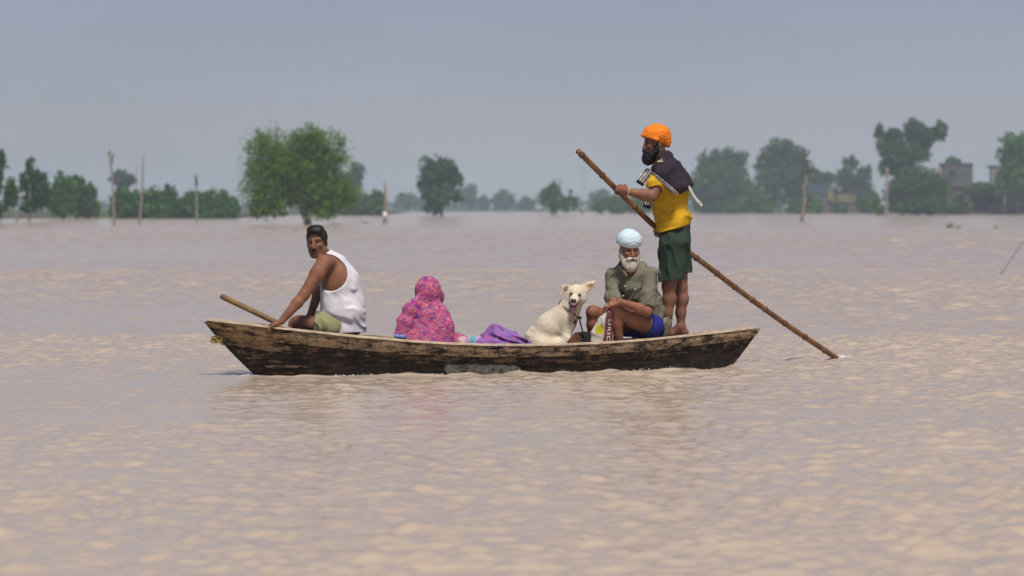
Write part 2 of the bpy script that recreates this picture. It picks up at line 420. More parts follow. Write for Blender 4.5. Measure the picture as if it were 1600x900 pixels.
tree('bank_tree', 'hazy two topped tree behind the yellow walled hut', 'tree', (1335, 332.8), [(1330, 258, 11, 13), (1322, 280, 15, 18), (1352, 272, 11, 14), (1340, 298, 24, 20)], 'dark', 1700, None, 0.25, 3.0)
tree('bank_tree', 'tall open crowned tree with upswept branches above round bush', 'tree', (1410, 335.8),
     [(1375, 210, 10, 14), (1395, 218, 17, 17), (1430, 205, 16, 18), (1450, 215, 18, 14), (1470, 203, 10, 14), (1405, 240, 26, 18), (1432, 235, 20, 18), (1400, 262, 24, 14), (1377, 228, 10, 10)], 'dark', 3600, [(1412, 336), (1410, 300), (1405, 262), (1410, 230)], 0.3, 3.0)
tree('bank_bush', 'large round dark bush under the open crowned tree', 'bush', (1435, 336.2), [(1430, 290, 36, 26), (1455, 300, 28, 28), (1405, 305, 22, 24), (1440, 318, 44, 16)], 'dark', 3600, None, 0.2, 3.2)
tree('bank_bush', 'small fresh green bush at the foot of the grey post', 'bush', (1370, 336), [(1368, 318, 9, 13), (1374, 327, 9, 8)], 'fresh', 500, None, 0.1, 3.0)
tree('bank_tree', 'dense green tree between the grey house and brick wall', 'tree', (1590, 335.5), [(1585, 230, 24, 22), (1600, 250, 30, 30), (1580, 275, 24, 26), (1610, 290, 34, 26)], 'mid', 3600, None, 0.3, 3.2)
tree('bank_tree', 'small tree top peeping over the grey house', 'tree', (1489, 333.5), [(1489, 252, 10, 7), (1487, 262, 12, 8)], 'mid', 500, [(1489, 333), (1489, 300), (1489, 260)], 0.2, 3.0)
for px, py, rx, ry, l, k in ((1506, 318, 14, 13, 'pale scrubby bush beside the open shed', 'olive'), (1535, 293, 20, 7, 'green bush growing over the shed roof', 'mid'), (1492, 328, 8, 6, 'tiny olive bush at the foot of the round bush', 'olive')):
    tree('bank_bush', l, 'bush', (px, 335.4), [(px - 3, py, rx, ry), (px + 5, py + 3, rx * .8, ry * .8)], k, 600, None, 0.1, 3.0, Y=base_depth(335.4) - (6 if k != 'mid' else -4))
for px, py, rx, ry, l, k in ((1272, 322, 12, 12, 'low green bush beside the bare leaning snag', 'mid'), (1312, 325, 10, 9, 'small bush before the wall of the yellow hut', 'dark'), (1352, 318, 12, 16, 'dark bush at the end of the yellow hut', 'dark'), (1244, 322, 12, 10, 'low green bush at the foot of the tall pale trunked tree', 'mid')):
    tree('bank_bush', l, 'bush', (px, 333.9), [(px - 3, py, rx, ry), (px + 5, py + 3, rx * .8, ry * .8)], k, 600, None, 0.1, 3.0)
# far wood, one mass
r = np.random.default_rng(77); bl = []
for px in np.arange(-150, 1800, 9):
    Y = base_depth(328.6) + r.normal() * 60
    h = 7 + 4 * r.random() + 3 * math.sin(px * 0.031)
    c = W(px, 329 - h, Y); s = Y / F_PX; bl.append((c, (9 * s, 9 * s, h * s)))
V, Fq, S = leaf_cloud(bl, 9000, 3.6 * base_depth(328.6) / F_PX, r)
fw = mesh('far_wood', V, Fq, LEAF['dark'], attr={'shade': S})
tag(fw, 'hazy blue far wood along the horizon', kind='stuff')

# ------------------------------------------------------------------ poles and posts
M_POLE = mat_plain('weathered_pole', (0.24, 0.20, 0.18), 0.9, 0.3, 4, 0.01)
M_WHITE = mat_plain('faded_white', (0.6, 0.58, 0.55), 0.8, 0.2, 4)
def pole(label, base, top, w_px, extra=None, group='bare poles in the flood', mat=None):
    Y = base_depth(base[1]); s = Y / F_PX
    a = W(base[0], base[1], Y); b = W(top[0], top[1], Y)
    root = empty('bare_pole', a); tag(root, label, 'pole', group)
    mid = (a + b) / 2 + v3((0.05, 0, 0)); a2 = a - v3((0, 0, .5))
    v, f = tube_vf(spline([a2, a, mid, b], 9), [w_px * s * 0.5 * (1 - 0.25 * i / 9) for i in range(10)], 8)
    mesh('shaft', v, f, mat or M_POLE, root, smooth=True)
    if extra: extra(root, Y, s)
    return root
def tip_sticks(root, Y, s):
    for k, (dx0, dy0, dx1, dy1) in enumerate(((173, 262, 171, 236), (174, 258, 177, 240), (172, 250, 170, 238))):
        v, f = tube_vf([W(dx0, dy0, Y), W(dx1, dy1, Y)], 1.3 * s, 6); mesh('prong', v, f, M_BARK, root)
def tip_wrap(root, Y, s):
    v, f = tube_vf([W(307, 290, Y), W(306.6, 282, Y), W(306, 273, Y)], [2.0 * s, 2.4 * s, 1.2 * s], 8); mesh('binding', v, f, M_BARK, root)
def base_white(root, Y, s):
    v, f = tube_vf([W(601, 342, Y), W(601.2, 336, Y), W(601.5, 331, Y)], [3.6 * s, 4.2 * s, 2.8 * s], 8); mesh('binding', v, f, M_WHITE, root, smooth=True)
    v, f = tube_vf([W(605.5, 350, Y), W(604, 320, Y), W(603, 296, Y)], 1.4 * s, 6); mesh('splint', v, f, M_POLE, root)
pole('tall crooked grey pole with a forked tip in the water', (178.5, 353), (172.5, 242), 4.2, tip_sticks)
pole('straight bare brown pole leaning slightly in the water', (218, 352), (224, 241), 4.0)
pole('shortest bare pole with a dark wrapped tip before the hedge', (307, 347.5), (306, 274), 3.4, tip_wrap)
pole('short split pole with a white wrapping near the water', (600, 352), (601.5, 283), 4.4, base_white)
pole('pale grey post before the open crowned tree', (1384, 338.5), (1386, 262), 4.6)
pole('thin hazy pole rising behind the hedge', (211, 334), (213, 256), 2.0, group='thin far poles')
pole('thin hazy pole in the far line near the scraggly tree', (836, 331.5), (836, 296), 1.8, group='thin far poles')
# leaning snag
Y = base_depth(346); s = Y / F_PX
root = empty('dead_snag', W(1253, 346, Y)); tag(root, 'bare broken tree snag with twiggy tangle in the flood', 'dead tree')
v, f = tube_vf(spline([W(1252, 349, Y), W(1256, 325, Y), W(1257, 300, Y), W(1260, 262, Y)], 8), [2.6 * s * q for q in (1.2, 1.1, 1, .9, .9, .8, .7, .6, .4)], 8)
mesh('trunk', v, f, M_PALEBARK, root, smooth=True)
T = []; r = np.random.default_rng(3)
for i in range(26):
    a = W(1258 + r.normal() * 2, 240 + 45 * r.random(), Y); b = a + r.normal(size=3) * v3((9, 8, 7)) * s
    T.append(tube_vf([a, (a + b) / 2 + r.normal(size=3) * s, b], [1.1 * s, .8 * s, .4 * s], 5))
for i in range(12):
    a = W(1250 + 6 * r.random(), 340 - 8 * r.random(), Y); b = W(1262 + 8 * r.random(), 300 + 18 * r.random(), Y)
    T.append(tube_vf([a, b], [1.1 * s, .7 * s], 5))
v, f = join_vf(*T); mesh('branch_tangle', v, f, M_BARK, root)
# poles beside the scraggly tree
def stick(name, label, cat, pts, wpx, mat, Y, group=None):
    s = Y / F_PX; P = [W(p[0], p[1], Y) for p in pts]
    v, f = tube_vf(spline(P, 6), [wpx * s * .5] * 7, 6); o = mesh(name, v, f, mat, loc=P[0], smooth=True); tag(o, label, cat, group); return o
Ys = base_depth(335.5)
stick('leaning_stick', 'dark stick leaning from the scraggly tree to the water', 'stick', [(912, 336), (905, 325), (896, 314)], 2.4, M_BARK, Ys)
stick('leaning_stick', 'pale short stick propped at the foot of the scraggly tree', 'stick', [(842, 337), (846, 328), (850, 322)], 1.6, M_POLE, Ys)
root = empty('pole_frame', W(868, 300, Ys)); tag(root, 'small wooden frame standing above the scraggly flooded tree', 'frame')
for a, b in (((866, 320), (865, 278)), ((875, 318), (876, 279)), ((864, 281), (878, 281)), ((865, 287), (877, 287))):
    v, f = tube_vf([W(*a, Ys + 1), W(*b, Ys + 1)], 0.9 * Ys / F_PX, 6); mesh('bar', v, f, M_POLE, root)
# floating debris and grass tufts
for px, py, l in ((527, 350.5, 'small dark lump of driftwood floating near the flooded tree'), (570, 348.5, 'low branch of driftwood floating beside the split pole')):
    Y = base_depth(py); s = Y / F_PX; c = W(px, py, Y); r = np.random.default_rng(px); T = []
    for i in range(7):
        a = c + r.normal(size=3) * v3((3.5, 3, .8)) * s; b = c + r.normal(size=3) * v3((4.5, 4, 1.2)) * s
        T.append(tube_vf([a, b], [.8 * s, .5 * s], 6))
    v, f = join_vf(*T); o = mesh('driftwood', v, f, M_BARK, loc=c); tag(o, l, 'driftwood')
M_GRASS = mat_plain('reed_grass', (0.11, 0.13, 0.045), 0.8, 0.3, 5)
for px, py, h, nb, l in ((1483, 359, 15, 26, 'tallest clump of reed grass poking out of the flood'), (1496, 359, 11, 16, 'smaller reed clump beside the tallest one'), (1555, 358, 9, 16, 'low reed clump standing apart from the other reeds'), (1510, 358, 6, 8, 'tiny sparse reed clump between the larger ones')):
    Y = base_depth(py); s = Y / F_PX; c = W(px, py, Y); c[2] = -.05; r = np.random.default_rng(px); root = empty('reed_clump', c); tag(root, l, 'reeds')
    for i in range(nb):
        b = c + r.normal(size=3) * v3((2.2, 3, 0)) * s; b[2] = -0.1; t = b + v3((r.normal() * 2 + 2.5, r.normal() * 2, h * (0.5 + .6 * r.random()))) * s; m_ = (b + t) / 2 + v3((-.8 * s, 0, .8 * s))
        wv = v3((.8 * s, .2 * s, 0))
        mesh('reed_blade', [b - wv, b + wv, m_ + wv * .8, m_ - wv * .8, t], [(0, 1, 2, 3), (3, 2, 4)], M_GRASS, root)
stick('leaning_stick', 'thin rod slanting out of the water beyond the bamboo pole end', 'stick', [(1561, 432), (1580, 405), (1606, 366), (1640, 318)], 1.5, M_POLE, base_depth(432))
# bird
bp = W(626, 303.5, 160); o = mesh('bird', [bp + v3(q) for q in ((-.12, 0, 0), (.14, 0, .02), (0, .1, .03), (0, -.1, .03), (0, 0, -.05), (-.02, .24, .1), (-.02, -.24, .1))], [(0, 2, 1), (0, 1, 3), (0, 4, 2), (2, 4, 1), (1, 4, 3), (3, 4, 0), (2, 5, 1), (3, 1, 6)], M_BARK, loc=bp)
tag(o, 'tiny dark bird flying low past the split pole', 'bird')
# lattice pylons in the haze
def pylon(label, px, base_py, top_py, wpx, Y):
    s = Y / F_PX; root = empty('lattice_tower', W(px, base_py, Y)); tag(root, label, 'pylon', 'far lattice towers')
    T = []
    for sx in (-1, 1):
        for sy in (-1, 1):
            a = W(px + sx * wpx, base_py, Y); b = W(px + sx * wpx * .12, top_py, Y); a[1] += sy * wpx * s; b[1] += sy * wpx * s * .12
            v, f = tube_vf([a, b], .26 * s, 4); mesh('leg', v, f, M_POLE, root)
    T = []
    for k in range(6):
        u = k / 6; y0 = base_py + (top_py - base_py) * u; y1 = base_py + (top_py - base_py) * (u + 1 / 6); w0 = wpx * (1 - .88 * u); w1 = wpx * (1 - .88 * (u + 1 / 6))
        T += [tube_vf([W(px - w0, y0, Y), W(px + w1, y1, Y)], .14 * s, 4), tube_vf([W(px + w0, y0, Y), W(px - w1, y1, Y)], .14 * s, 4)]
    for yy, ww in ((.95, 5), (.82, 6), (.7, 6)):
        y0 = base_py + (top_py - base_py) * yy; T.append(tube_vf([W(px - ww, y0, Y), W(px + ww, y0, Y)], .2 * s, 4))
    v, f = join_vf(*T); mesh('bracing', v, f, M_POLE, root)
pylon('faint lattice tower beside the large flooded tree', 374, 330, 238, 5, 1900)
pylon('faint lattice tower far behind the bamboo pole', 912, 330, 262, 3.5, 2300)

# ------------------------------------------------------------------ buildings on the right bank
M_GREY = mat_plain('grey_plaster', (0.085, 0.075, 0.085), 0.95, 0.25, .6)
M_PALE = mat_plain('pale_plaster', (0.26, 0.24, 0.24), 0.95, 0.2, .6)
M_BRICKW = mat_plain('red_brown_brick', (0.11, 0.05, 0.042), 0.95, 0.3, 1.2)
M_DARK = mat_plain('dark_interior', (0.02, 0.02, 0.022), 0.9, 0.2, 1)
M_YEL = mat_plain('yellow_paint', (0.17, 0.14, 0.05), 0.9, 0.25, .5)
M_TEAL = mat_plain('teal_sheet', (0.02, 0.06, 0.075), 0.7, 0.25, .5)
def pbox(name, px0, px1, py0, py1, Y, depth, mat, root, dy=0.0):
    a = W(px0, py1, Y + dy); b = W(px1, py0, Y + dy)
    v, f = box_vf(((a[0] + b[0]) / 2, Y + dy + depth / 2, (a[2] + b[2]) / 2), (b[0] - a[0], depth, b[2] - a[2]))
    return mesh(name, v, f, mat, root)
Y = base_depth(334.2)
root = empty('grey_house', W(1510, 334, Y)); tag(root, 'grey flat roofed house with upper block above trees', 'house')
pbox('lower_storey', 1455, 1568, 292, 336, Y, 9, M_GREY, root)
rf = pbox('roof_slab', 1452, 1572, 286.5, 291.6, Y, 10, M_GREY, root, -.5)
up = pbox('upper_block', 1474.5, 1520, 257, 286, Y, 6, M_GREY, root, 1)
pbox('parapet', 1473.5, 1521, 254.5, 256.9, Y, 6.4, M_GREY, root, .8)
pbox('stair_head', 1459, 1473, 262, 286, Y, 4, M_PALE, root, 1.5)
pbox('water_tank_stand', 1549, 1560, 262, 286, Y, 2.5, M_PALE, root, 1.2); pbox('tank_cap', 1546, 1562, 258, 261.8, Y, 3, M_GREY, root, 1)
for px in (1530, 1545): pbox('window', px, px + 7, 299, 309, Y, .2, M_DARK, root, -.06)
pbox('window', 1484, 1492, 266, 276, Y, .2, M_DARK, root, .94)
Y = base_depth(335.3)
root = empty('open_shed', W(1540, 335, Y)); tag(root, 'low open fronted shed with dark bays', 'shed')
pbox('roof', 1512, 1571, 299, 304.5, Y, 6, M_BRICKW, root, -.5)
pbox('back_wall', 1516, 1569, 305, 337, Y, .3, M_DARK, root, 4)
for px in (1514, 1527, 1541, 1555, 1567): pbox('post', px, px + 2.6, 304.8, 337, Y, .35, M_BRICKW, root)
pbox('half_wall', 1517, 1527, 322, 337, Y, .2, M_TEAL, root, .4); pbox('half_wall', 1544, 1555, 318, 337, Y, .2, M_TEAL, root, .4)
root = empty('brick_wall', W(1590, 335, Y)); tag(root, 'red brown brick boundary wall beside the open shed', 'wall')
pbox('wall', 1571.5, 1660, 299, 337, Y, .4, M_BRICKW, root, .2); pbox('coping', 1571.5, 1661, 296.5, 298.8, Y, .6, M_GREY, root, .1)
for px in (1571, 1601, 1631): pbox('pier', px, px + 3, 300, 337, Y, .3, M_BRICKW, root, -.11)
Y = base_depth(333.4)
root = empty('yellow_hut', W(1310, 333, Y)); tag(root, 'low hut with yellow wall patches and teal roof sheet', 'hut')
pbox('wall', 1268, 1352, 304, 335, Y, 6, M_GREY, root, .3)
pbox('roof_sheet', 1264, 1300, 287, 303.6, Y, 6.5, M_TEAL, root, 0)
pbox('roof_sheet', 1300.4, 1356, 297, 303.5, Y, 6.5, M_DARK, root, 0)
pbox('painted_panel', 1293, 1302, 296, 313, Y, .2, M_YEL, root, -.21); pbox('painted_panel', 1309, 1330, 300, 316, Y, .2, M_YEL, root, .05); pbox('painted_panel', 1331, 1346, 305, 316, Y, .2, M_YEL, root, .05)
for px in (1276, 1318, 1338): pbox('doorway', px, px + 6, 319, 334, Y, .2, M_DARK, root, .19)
pbox('plinth', 1262, 1358, 327, 335, Y, .5, M_BRICKW, root, -.4)

# ------------------------------------------------------------------ haze
v, f = box_vf((0, 1475, 15.5), (5000, 3090, 33))
m = bpy.data.materials.new('hazy_air'); m.use_nodes = True; nt = m.node_tree; nt.nodes.clear()
pv = nt.nodes.new('ShaderNodeVolumePrincipled'); pv.inputs['Color'].default_value = (0.68, 0.85, 1.0, 1)
pv.inputs['Density'].default_value = 0.00034; pv.inputs['Anisotropy'].default_value = 0.0
mo = nt.nodes.new('ShaderNodeOutputMaterial'); nt.links.new(pv.outputs[0], mo.inputs['Volume'])
hz = mesh('haze', v, f, m); tag(hz, 'humid grey blue haze over the flood', kind='stuff')
# ------------------------------------------------------------------ the boat
def dc(px):                     # depth of the boat's centre line behind D0
    return -0.10 + 1.30 * (px - 322) / 865.0
SHEER = [(300, 498.5), (322, 501), (380, 507.5), (440, 514.5), (500, 521), (560, 527.5), (640, 534.5), (700, 538.5), (760, 540.5), (820, 541), (880, 540), (950, 537), (1010, 532.5), (1060, 527.5), (1110, 522), (1150, 517.5), (1187, 513), (1200, 511)]
def sheer_py(px):
    return float(np.interp(px, [a for a, _ in SHEER], [b for _, b in SHEER]))
VB = -0.14                      # keel height
def shape(s):
    u = abs(2 * s - 1); return max(0.0, 1 - u ** 2.3) ** 0.85
def hull(s, v, side=-1, out=0.0, dz=0.0):
    """s along the boat, v from gunwale (0) to keel (1); side -1 is the camera's side; the keel rises to both ends"""
    xl = 330 + 73 * (v - 0.10) / 0.9 if v > 0.10 else 330 - (0.10 - v) * 70
    xr = 1178 - 41 * max(0, v - 0.10) / 0.9
    px = xl + (xr - xl) * s
    c = dc(px)
    b = (0.42 - 0.13 * v) * shape(s) + 0.014
    ztop = J(px, sheer_py(px), c - b)[2]
    if side > 0: ztop -= 0.022 * shape(s)
    u = abs(2 * s - 1); zk = 0.012 - 0.15 * (1 - u ** 2.2)
    z = ztop + (zk - ztop) * v + dz
    X = (px - 800) / F_PX * (D0 + c)
    return np.array([X, D0 + c + side * (b + out), z])
def M_wood(name, tan, bare, grime=0.5):
    """old plank: grain streaks, tar and worn-off paint, pits"""
    m, nt, b = newmat(name)
    streak = noise(nt, coords(nt, (1.2, 3, 14)), 3.5, 8, 0.7); blot = noise(nt, coords(nt, (1.35, 3, 5.0)), 4.6, 10, 0.74); fine = noise(nt, coords(nt, (6, 14, 40)), 6, 6, 0.75); drip = noise(nt, coords(nt, (13, 3, 2.2)), 3.0, 5, 0.7)
    c = ramp(nt, streak, [(0.32, (0.007, 0.006, 0.005)), (0.48, (0.017, 0.012, 0.009)), (0.60, (0.050, 0.032, 0.020)), (0.76, (0.12, 0.078, 0.046))])
    t = ramp(nt, blot, [(bare - .05, 0.0), (bare + 0.015, .6), (bare + 0.11, 1.0)])
    tc = mixc(nt, ramp(nt, fine, [(.3, 0.0), (.7, 1.0)]), (tan[0] * .45, tan[1] * .42, tan[2] * .40), (tan[0] * 1.35, tan[1] * 1.35, tan[2] * 1.35))
    c = mixc(nt, t, c, tc)
    dk = ramp(nt, drip, [(grime - .12, 0.25), (grime + .08, 1.0)]); c = mixc(nt, .8, c, dk, 'MULTIPLY')
    pit = ramp(nt, noise(nt, coords(nt, (5, 6, 9)), 8, 6, 0.8), [(0.32, 0.10), (0.45, 1.0)])
    c = mixc(nt, 1.0, c, pit, 'MULTIPLY')
    nt.links.new(c, b.inputs['Base Color']); b.inputs['Roughness'].default_value = 0.8
    b.inputs['Specular IOR Level'].default_value = 0.25
    bn = bump(nt, None, streak, 0.7, 0.014); bump(nt, b, fine, 0.7, 0.007, bn); return m
WOOD_TOP = M_wood('weathered_plank', (0.37, 0.26, 0.155), 0.475, .40)
WOOD_BOW = M_wood('ochre_plank', (0.37, 0.24, 0.115), 0.475, .38)
WOOD_MID = M_wood('tarred_plank', (0.25, 0.165, 0.095), 0.555, .43)
WOOD_LOW = M_wood('black_plank', (0.13, 0.085, 0.05), 0.59, .46)
WOOD_CAP = mat_plain('worn_bare_timber', (0.44, 0.35, 0.25), 0.8, 0.35, 14, 0.004)
M_IRON = mat_plain('rusty_iron', (0.05, 0.035, 0.03), 0.6, 0.3, 30)
M_ROPE = mat_plain('ochre_rope', (0.24, 0.17, 0.05), 0.9, 0.4, 60, 0.004)
bow = hull(0.5, 1, -1); boat = empty('rowing_boat', (bow[0], D0 + dc(750), VB))
tag(boat, 'long weathered wooden rowing boat carrying people and a dog', 'boat')
def strip(name, s0, s1, v0, v1, side, out, th, mat, n=40, wob=0.0, seed=0):
    """a plank of the side: outer and inner skin and its edges"""
    r = np.random.default_rng(seed); V = []; Fc = []
    w0 = wob * np.convolve(r.normal(size=n + 9), np.ones(5) / 5, 'same')[4:n + 5]; w1 = wob * np.convolve(r.normal(size=n + 9), np.ones(5) / 5, 'same')[4:n + 5]
    for i in range(n + 1):
        s = s0 + (s1 - s0) * i / n
        for v, o in ((v0 + w0[i], out), ((v0 + v1) / 2, out + .004), (v1 + w1[i], out), (v1 + w1[i], out - th), (v0 + w0[i], out - th)):
            V.append(hull(s, v, side, o))
    for i in range(n):
        for k in range(5):
            a = i * 5 + k; b = i * 5 + (k + 1) % 5
            q = (a, b, b + 5, a + 5); Fc.append(q if side > 0 else q[::-1])
    Fc.append((0, 1, 2, 3, 4)); Fc.append(tuple(n * 5 + k for k in (4, 3, 2, 1, 0)))
    return mesh(name, V, Fc, mat, boat)
g = 0.0012
for side in (-1, 1):
    strip('rubbing_strake', 0.0, 0.16, 0.0, 0.235, side, 0.030, 0.042, WOOD_BOW, 22, .003, 1 + side)
    strip('rubbing_strake', 0.16 + g, 0.528, 0.0, 0.235, side, 0.030, 0.042, WOOD_TOP, 36, .006, 4 + side)
    strip('rubbing_strake', 0.528 + g * 2, 1.0, 0.0, 0.235, side, 0.028, 0.040, WOOD_TOP, 40, .006, 7 + side)
    strip('side_plank', 0.0, 0.13, 0.04, 0.42, side, 0.003, 0.022, WOOD_TOP, 20, .003, 11 + side)
    strip('side_plank', 0.13 + g, 0.60, 0.04, 0.42, side, 0.003, 0.022, WOOD_MID, 36, .004, 14 + side)
    strip('side_plank', 0.60 + g, 1.0, 0.04, 0.418, side, 0.003, 0.022, WOOD_MID, 36, .004, 17 + side)
    strip('side_plank', 0.0, 0.10, 0.423, 1.0, side, -0.001, 0.022, WOOD_MID, 16, .003, 21 + side)
    strip('side_plank', 0.10 + g, 0.47, 0.423, 1.0, side, -0.001, 0.022, WOOD_LOW, 30, .003, 24 + side)
    strip('side_plank', 0.47 + g, 1.0, 0.421, 1.0, side, 0.001, 0.022, WOOD_LOW, 36, .003, 27 + side)
    # cap rail
    V = []; Fc = []; n = 60; rr = np.random.default_rng(40 + side)
    for i in range(n + 1):
        s = i / n; wv = .003 * rr.normal(); inn = min(0.05, 0.42 * shape(s) + .008)
        for o, dz in ((0.037 + wv, 0.003), (0.035 + wv, 0.017), (-inn, 0.018), (-inn, 0.002)):
            V.append(hull(s, 0.0, side, o, dz))
    for i in range(n):
        for k in range(4):
            a = i * 4 + k; b = i * 4 + (k + 1) % 4; q = (a, b, b + 4, a + 4); Fc.append(q if side > 0 else q[::-1])
    Fc += [(0, 1, 2, 3), tuple(n * 4 + k for k in (3, 2, 1, 0))]
    mesh('cap_rail', V, Fc, WOOD_CAP, boat)
# bottom boards under the hull
V = []; Fc = []; n = 40
for i in range(n + 1):
    a = hull(i / n, 1.0, -1, -.004); b = hull(i / n, 1.0, 1, -.004); V += [a, b, b - v3((0, 0, .03)), a - v3((0, 0, .03))]
for i in range(n):
    for k in range(4): Fc.append((i * 4 + k, i * 4 + (k + 1) % 4, i * 4 + 4 + (k + 1) % 4, i * 4 + 4 + k))
mesh('bottom', V, Fc, WOOD_LOW, boat)
# stem and stern posts
def post(name, s, top, hw):
    sg = 1 if s == 0 else -1; P = []
    vs = np.linspace(0.02 if s == 0 else 0.12, 1.0, 9)
    V = []; Fc = []
    for v in vs:
        p = hull(s, v, -1); p[1] = (hull(s, v, -1)[1] + hull(s, v, 1)[1]) / 2
        q = v3((sg * 0.05, 0, 0))
        V += [p + v3((-sg * .030, -hw * .55, 0)), p + v3((-sg * .030, hw * .55, 0)), p + q + v3((0, hw + .004, 0)), p + q + v3((0, -hw - .004, 0))]
    for i in range(len(vs) - 1):
        for k in range(4): Fc.append((i * 4 + k, i * 4 + (k + 1) % 4, i * 4 + 4 + (k + 1) % 4, i * 4 + 4 + k))
    Fc += [(3, 2, 1, 0), tuple((len(vs) - 1) * 4 + k for k in range(4))]
    mesh(name, V, Fc, WOOD_LOW, boat)
post('stem_post', 0.0, 0, .020); post('stern_post', 1.0, 0, .020)
# bow beak: the strakes run out into a rounded block
def block(name, prof, dpx, hw, mat):
    c = dc(dpx); V = []; n = len(prof)
    for sy in (-1, 1):
        for i, (px, py) in enumerate(prof): V.append(J(px, py, c + sy * hw))
    Fc = [tuple(range(n)), tuple(reversed(range(n, 2 * n)))]
    for i in range(n): Fc.append((i, n + i, n + (i + 1) % n, (i + 1) % n))
    return mesh(name, V, Fc, mat, boat)
block('bow_head', [(360, 503.5), (340, 501), (327, 499.2), (323, 500.6), (322, 505), (324, 510), (330, 514.5), (340, 518.5), (350, 521), (360, 523)], 335, .030, WOOD_BOW)
block('stern_head', [(1146, 518.5), (1186, 512), (1188, 514), (1184, 521), (1178, 525.5), (1166, 527.5), (1150, 533)], 1170, .030, WOOD_TOP)
# worn cement patch on the waterline plank
PATCH, pnt, pb = newmat('cement_patch')
pv_ = coords(pnt, (1, 1, 1)); pn = noise(pnt, pv_, 18, 6, .7); pn2 = noise(pnt, coords(pnt, (10, 2, 2)), 5, 3)
pc = ramp(pnt, pn, [(0.36, (0.02, 0.018, 0.015)), (0.47, (0.10, 0.098, 0.085)), (0.62, (0.19, 0.185, 0.155)), (0.72, (0.26, 0.24, 0.15))])
pnt.links.new(pc, pb.inputs['Base Color']); pb.inputs['Roughness'].default_value = .9; bump(pnt, pb, pn, .8, .01)
V = []; Fc = []; n = 26; r = np.random.default_rng(9)
for i in range(n + 1):
    s = 0.418 + 0.147 * i / n; e = min(1, min(i, n - i) / 1.5); top = 0.38 + .045 * r.random() + .07 * (1 - e)
    V += [hull(s, top, -1, .005), hull(s, top + .01, -1, .011), hull(s, .86, -1, .012), hull(s, .9, -1, .0)]
for i in range(n):
    for k in range(3): Fc.append((i * 4 + k, i * 4 + 4 + k, i * 4 + 5 + k, i * 4 + k + 1))
tag(mesh('repair_patch', V, Fc, PATCH, boat), 'grey cement repair patch on the waterline')
# floor boards, ribs, thwarts, stern deck
FLOOR = 0.10
def inner_half(px, z):
    s = (px - 330) / 848.0; zt = hull(s, 0)[2]; v = (zt - z) / (zt - VB); return (0.42 - 0.13 * v) * shape(s) - 0.03
def plank_across(name, px, wpx, z, th, mat=None, over=0.0):
    V = []
    for q in (px - wpx / 2, px + wpx / 2):
        for sy in (-1, 1):
            h = inner_half(q, z) + over
            for zz in (z - th, z): V.append(np.array([(q - 800) / F_PX * (D0 + dc(q)), D0 + dc(q) + sy * h, zz]))
    f = [(0, 1, 3, 2), (4, 6, 7, 5), (0, 4, 5, 1), (2, 3, 7, 6), (0, 2, 6, 4), (1, 5, 7, 3)]
    return mesh(name, V, f, mat or WOOD_TOP, boat)
for k, px in enumerate(range(430, 1090, 30)):
    plank_across('floor_board', px, 28.5, FLOOR + .002 * (k % 2), .022, WOOD_MID)
THW_A = 0.318; THW_C = 0.285
plank_across('thwart', 541, 56, THW_A, .035); plank_across('thwart', 1012, 44, THW_C, .035)
for px in range(1040, 1112, 18): plank_across('deck_board', px, 17.4, 0.278 + .0006 * (px - 1040), .03)
for px in (400, 384): plank_across('deck_board', px, 15, 0.36 + (400 - px) * .0008, .025)
for px in (470, 610, 720, 830, 930):
    for side in (-1, 1):
        s = (px - 330) / 848.0; V = []; Fc = []
        for i, v in enumerate((0.02, .25, .5, .75, .92)):
            for ds, o in ((-.006, -.022), (.006, -.022), (.006, -.055), (-.006, -.055)): V.append(hull(s + ds, v, side, o))
        for i in range(4):
            for k in range(4): Fc.append((i * 4 + k, i * 4 + (k + 1) % 4, i * 4 + 4 + (k + 1) % 4, i * 4 + 4 + k))
        Fc += [(0, 1, 2, 3), (19, 18, 17, 16)]
        mesh('rib', V, Fc, WOOD_MID, boat)
# iron nails along the strake
nv, nf = [], []
r = np.random.default_rng(2)
for i in range(34):
    s = .03 + .94 * i / 33 + r.normal() * .004; v = .17 if i % 2 else .07
    p = hull(s, v, -1, .033); q = p + v3((0, -.004, 0))
    a, b = tube_vf([p, q], .006, 6); o_ = mesh('nail', a, b, M_IRON, boat)
# rings and rope
def ring_vf(c, R, r0, ax1, ax2, n=18, m=6):
    pts = [v3(c) + R * (math.cos(t) * v3(ax1) + math.sin(t) * v3(ax2)) for t in np.linspace(0, 2 * math.pi, n + 1)]
    return tube_vf(pts, r0, m, False)
v, f = ring_vf(J(1157, 546, dc(1157) - .045), .026, .005, (.45, -.2, .2), (.1, -.2, 1)); mesh('iron_ring', v, f, M_IRON, boat, smooth=True)
v, f = ring_vf(J(349.5, 532, dc(345) - .03), .034, .005, nrm((.9, -.1, -.25)), nrm((.2, -.1, .8))); mesh('iron_ring', v, f, M_IRON, boat, smooth=True)
r = np.random.default_rng(4); cc = J(340, 530, dc(340) - .02); P = []
for i in range(46):
    t = i / 45; P.append(cc + v3((.035 * math.cos(i * 1.1) - .02 + .05 * t, .022 * math.sin(i * 1.3), .022 * math.sin(i * .9 + 1) + .01 * (t - .5))))
v, f = tube_vf(spline(P, 120), .0085, 6); mesh('rope_knot', v, f, M_ROPE, boat, smooth=True)

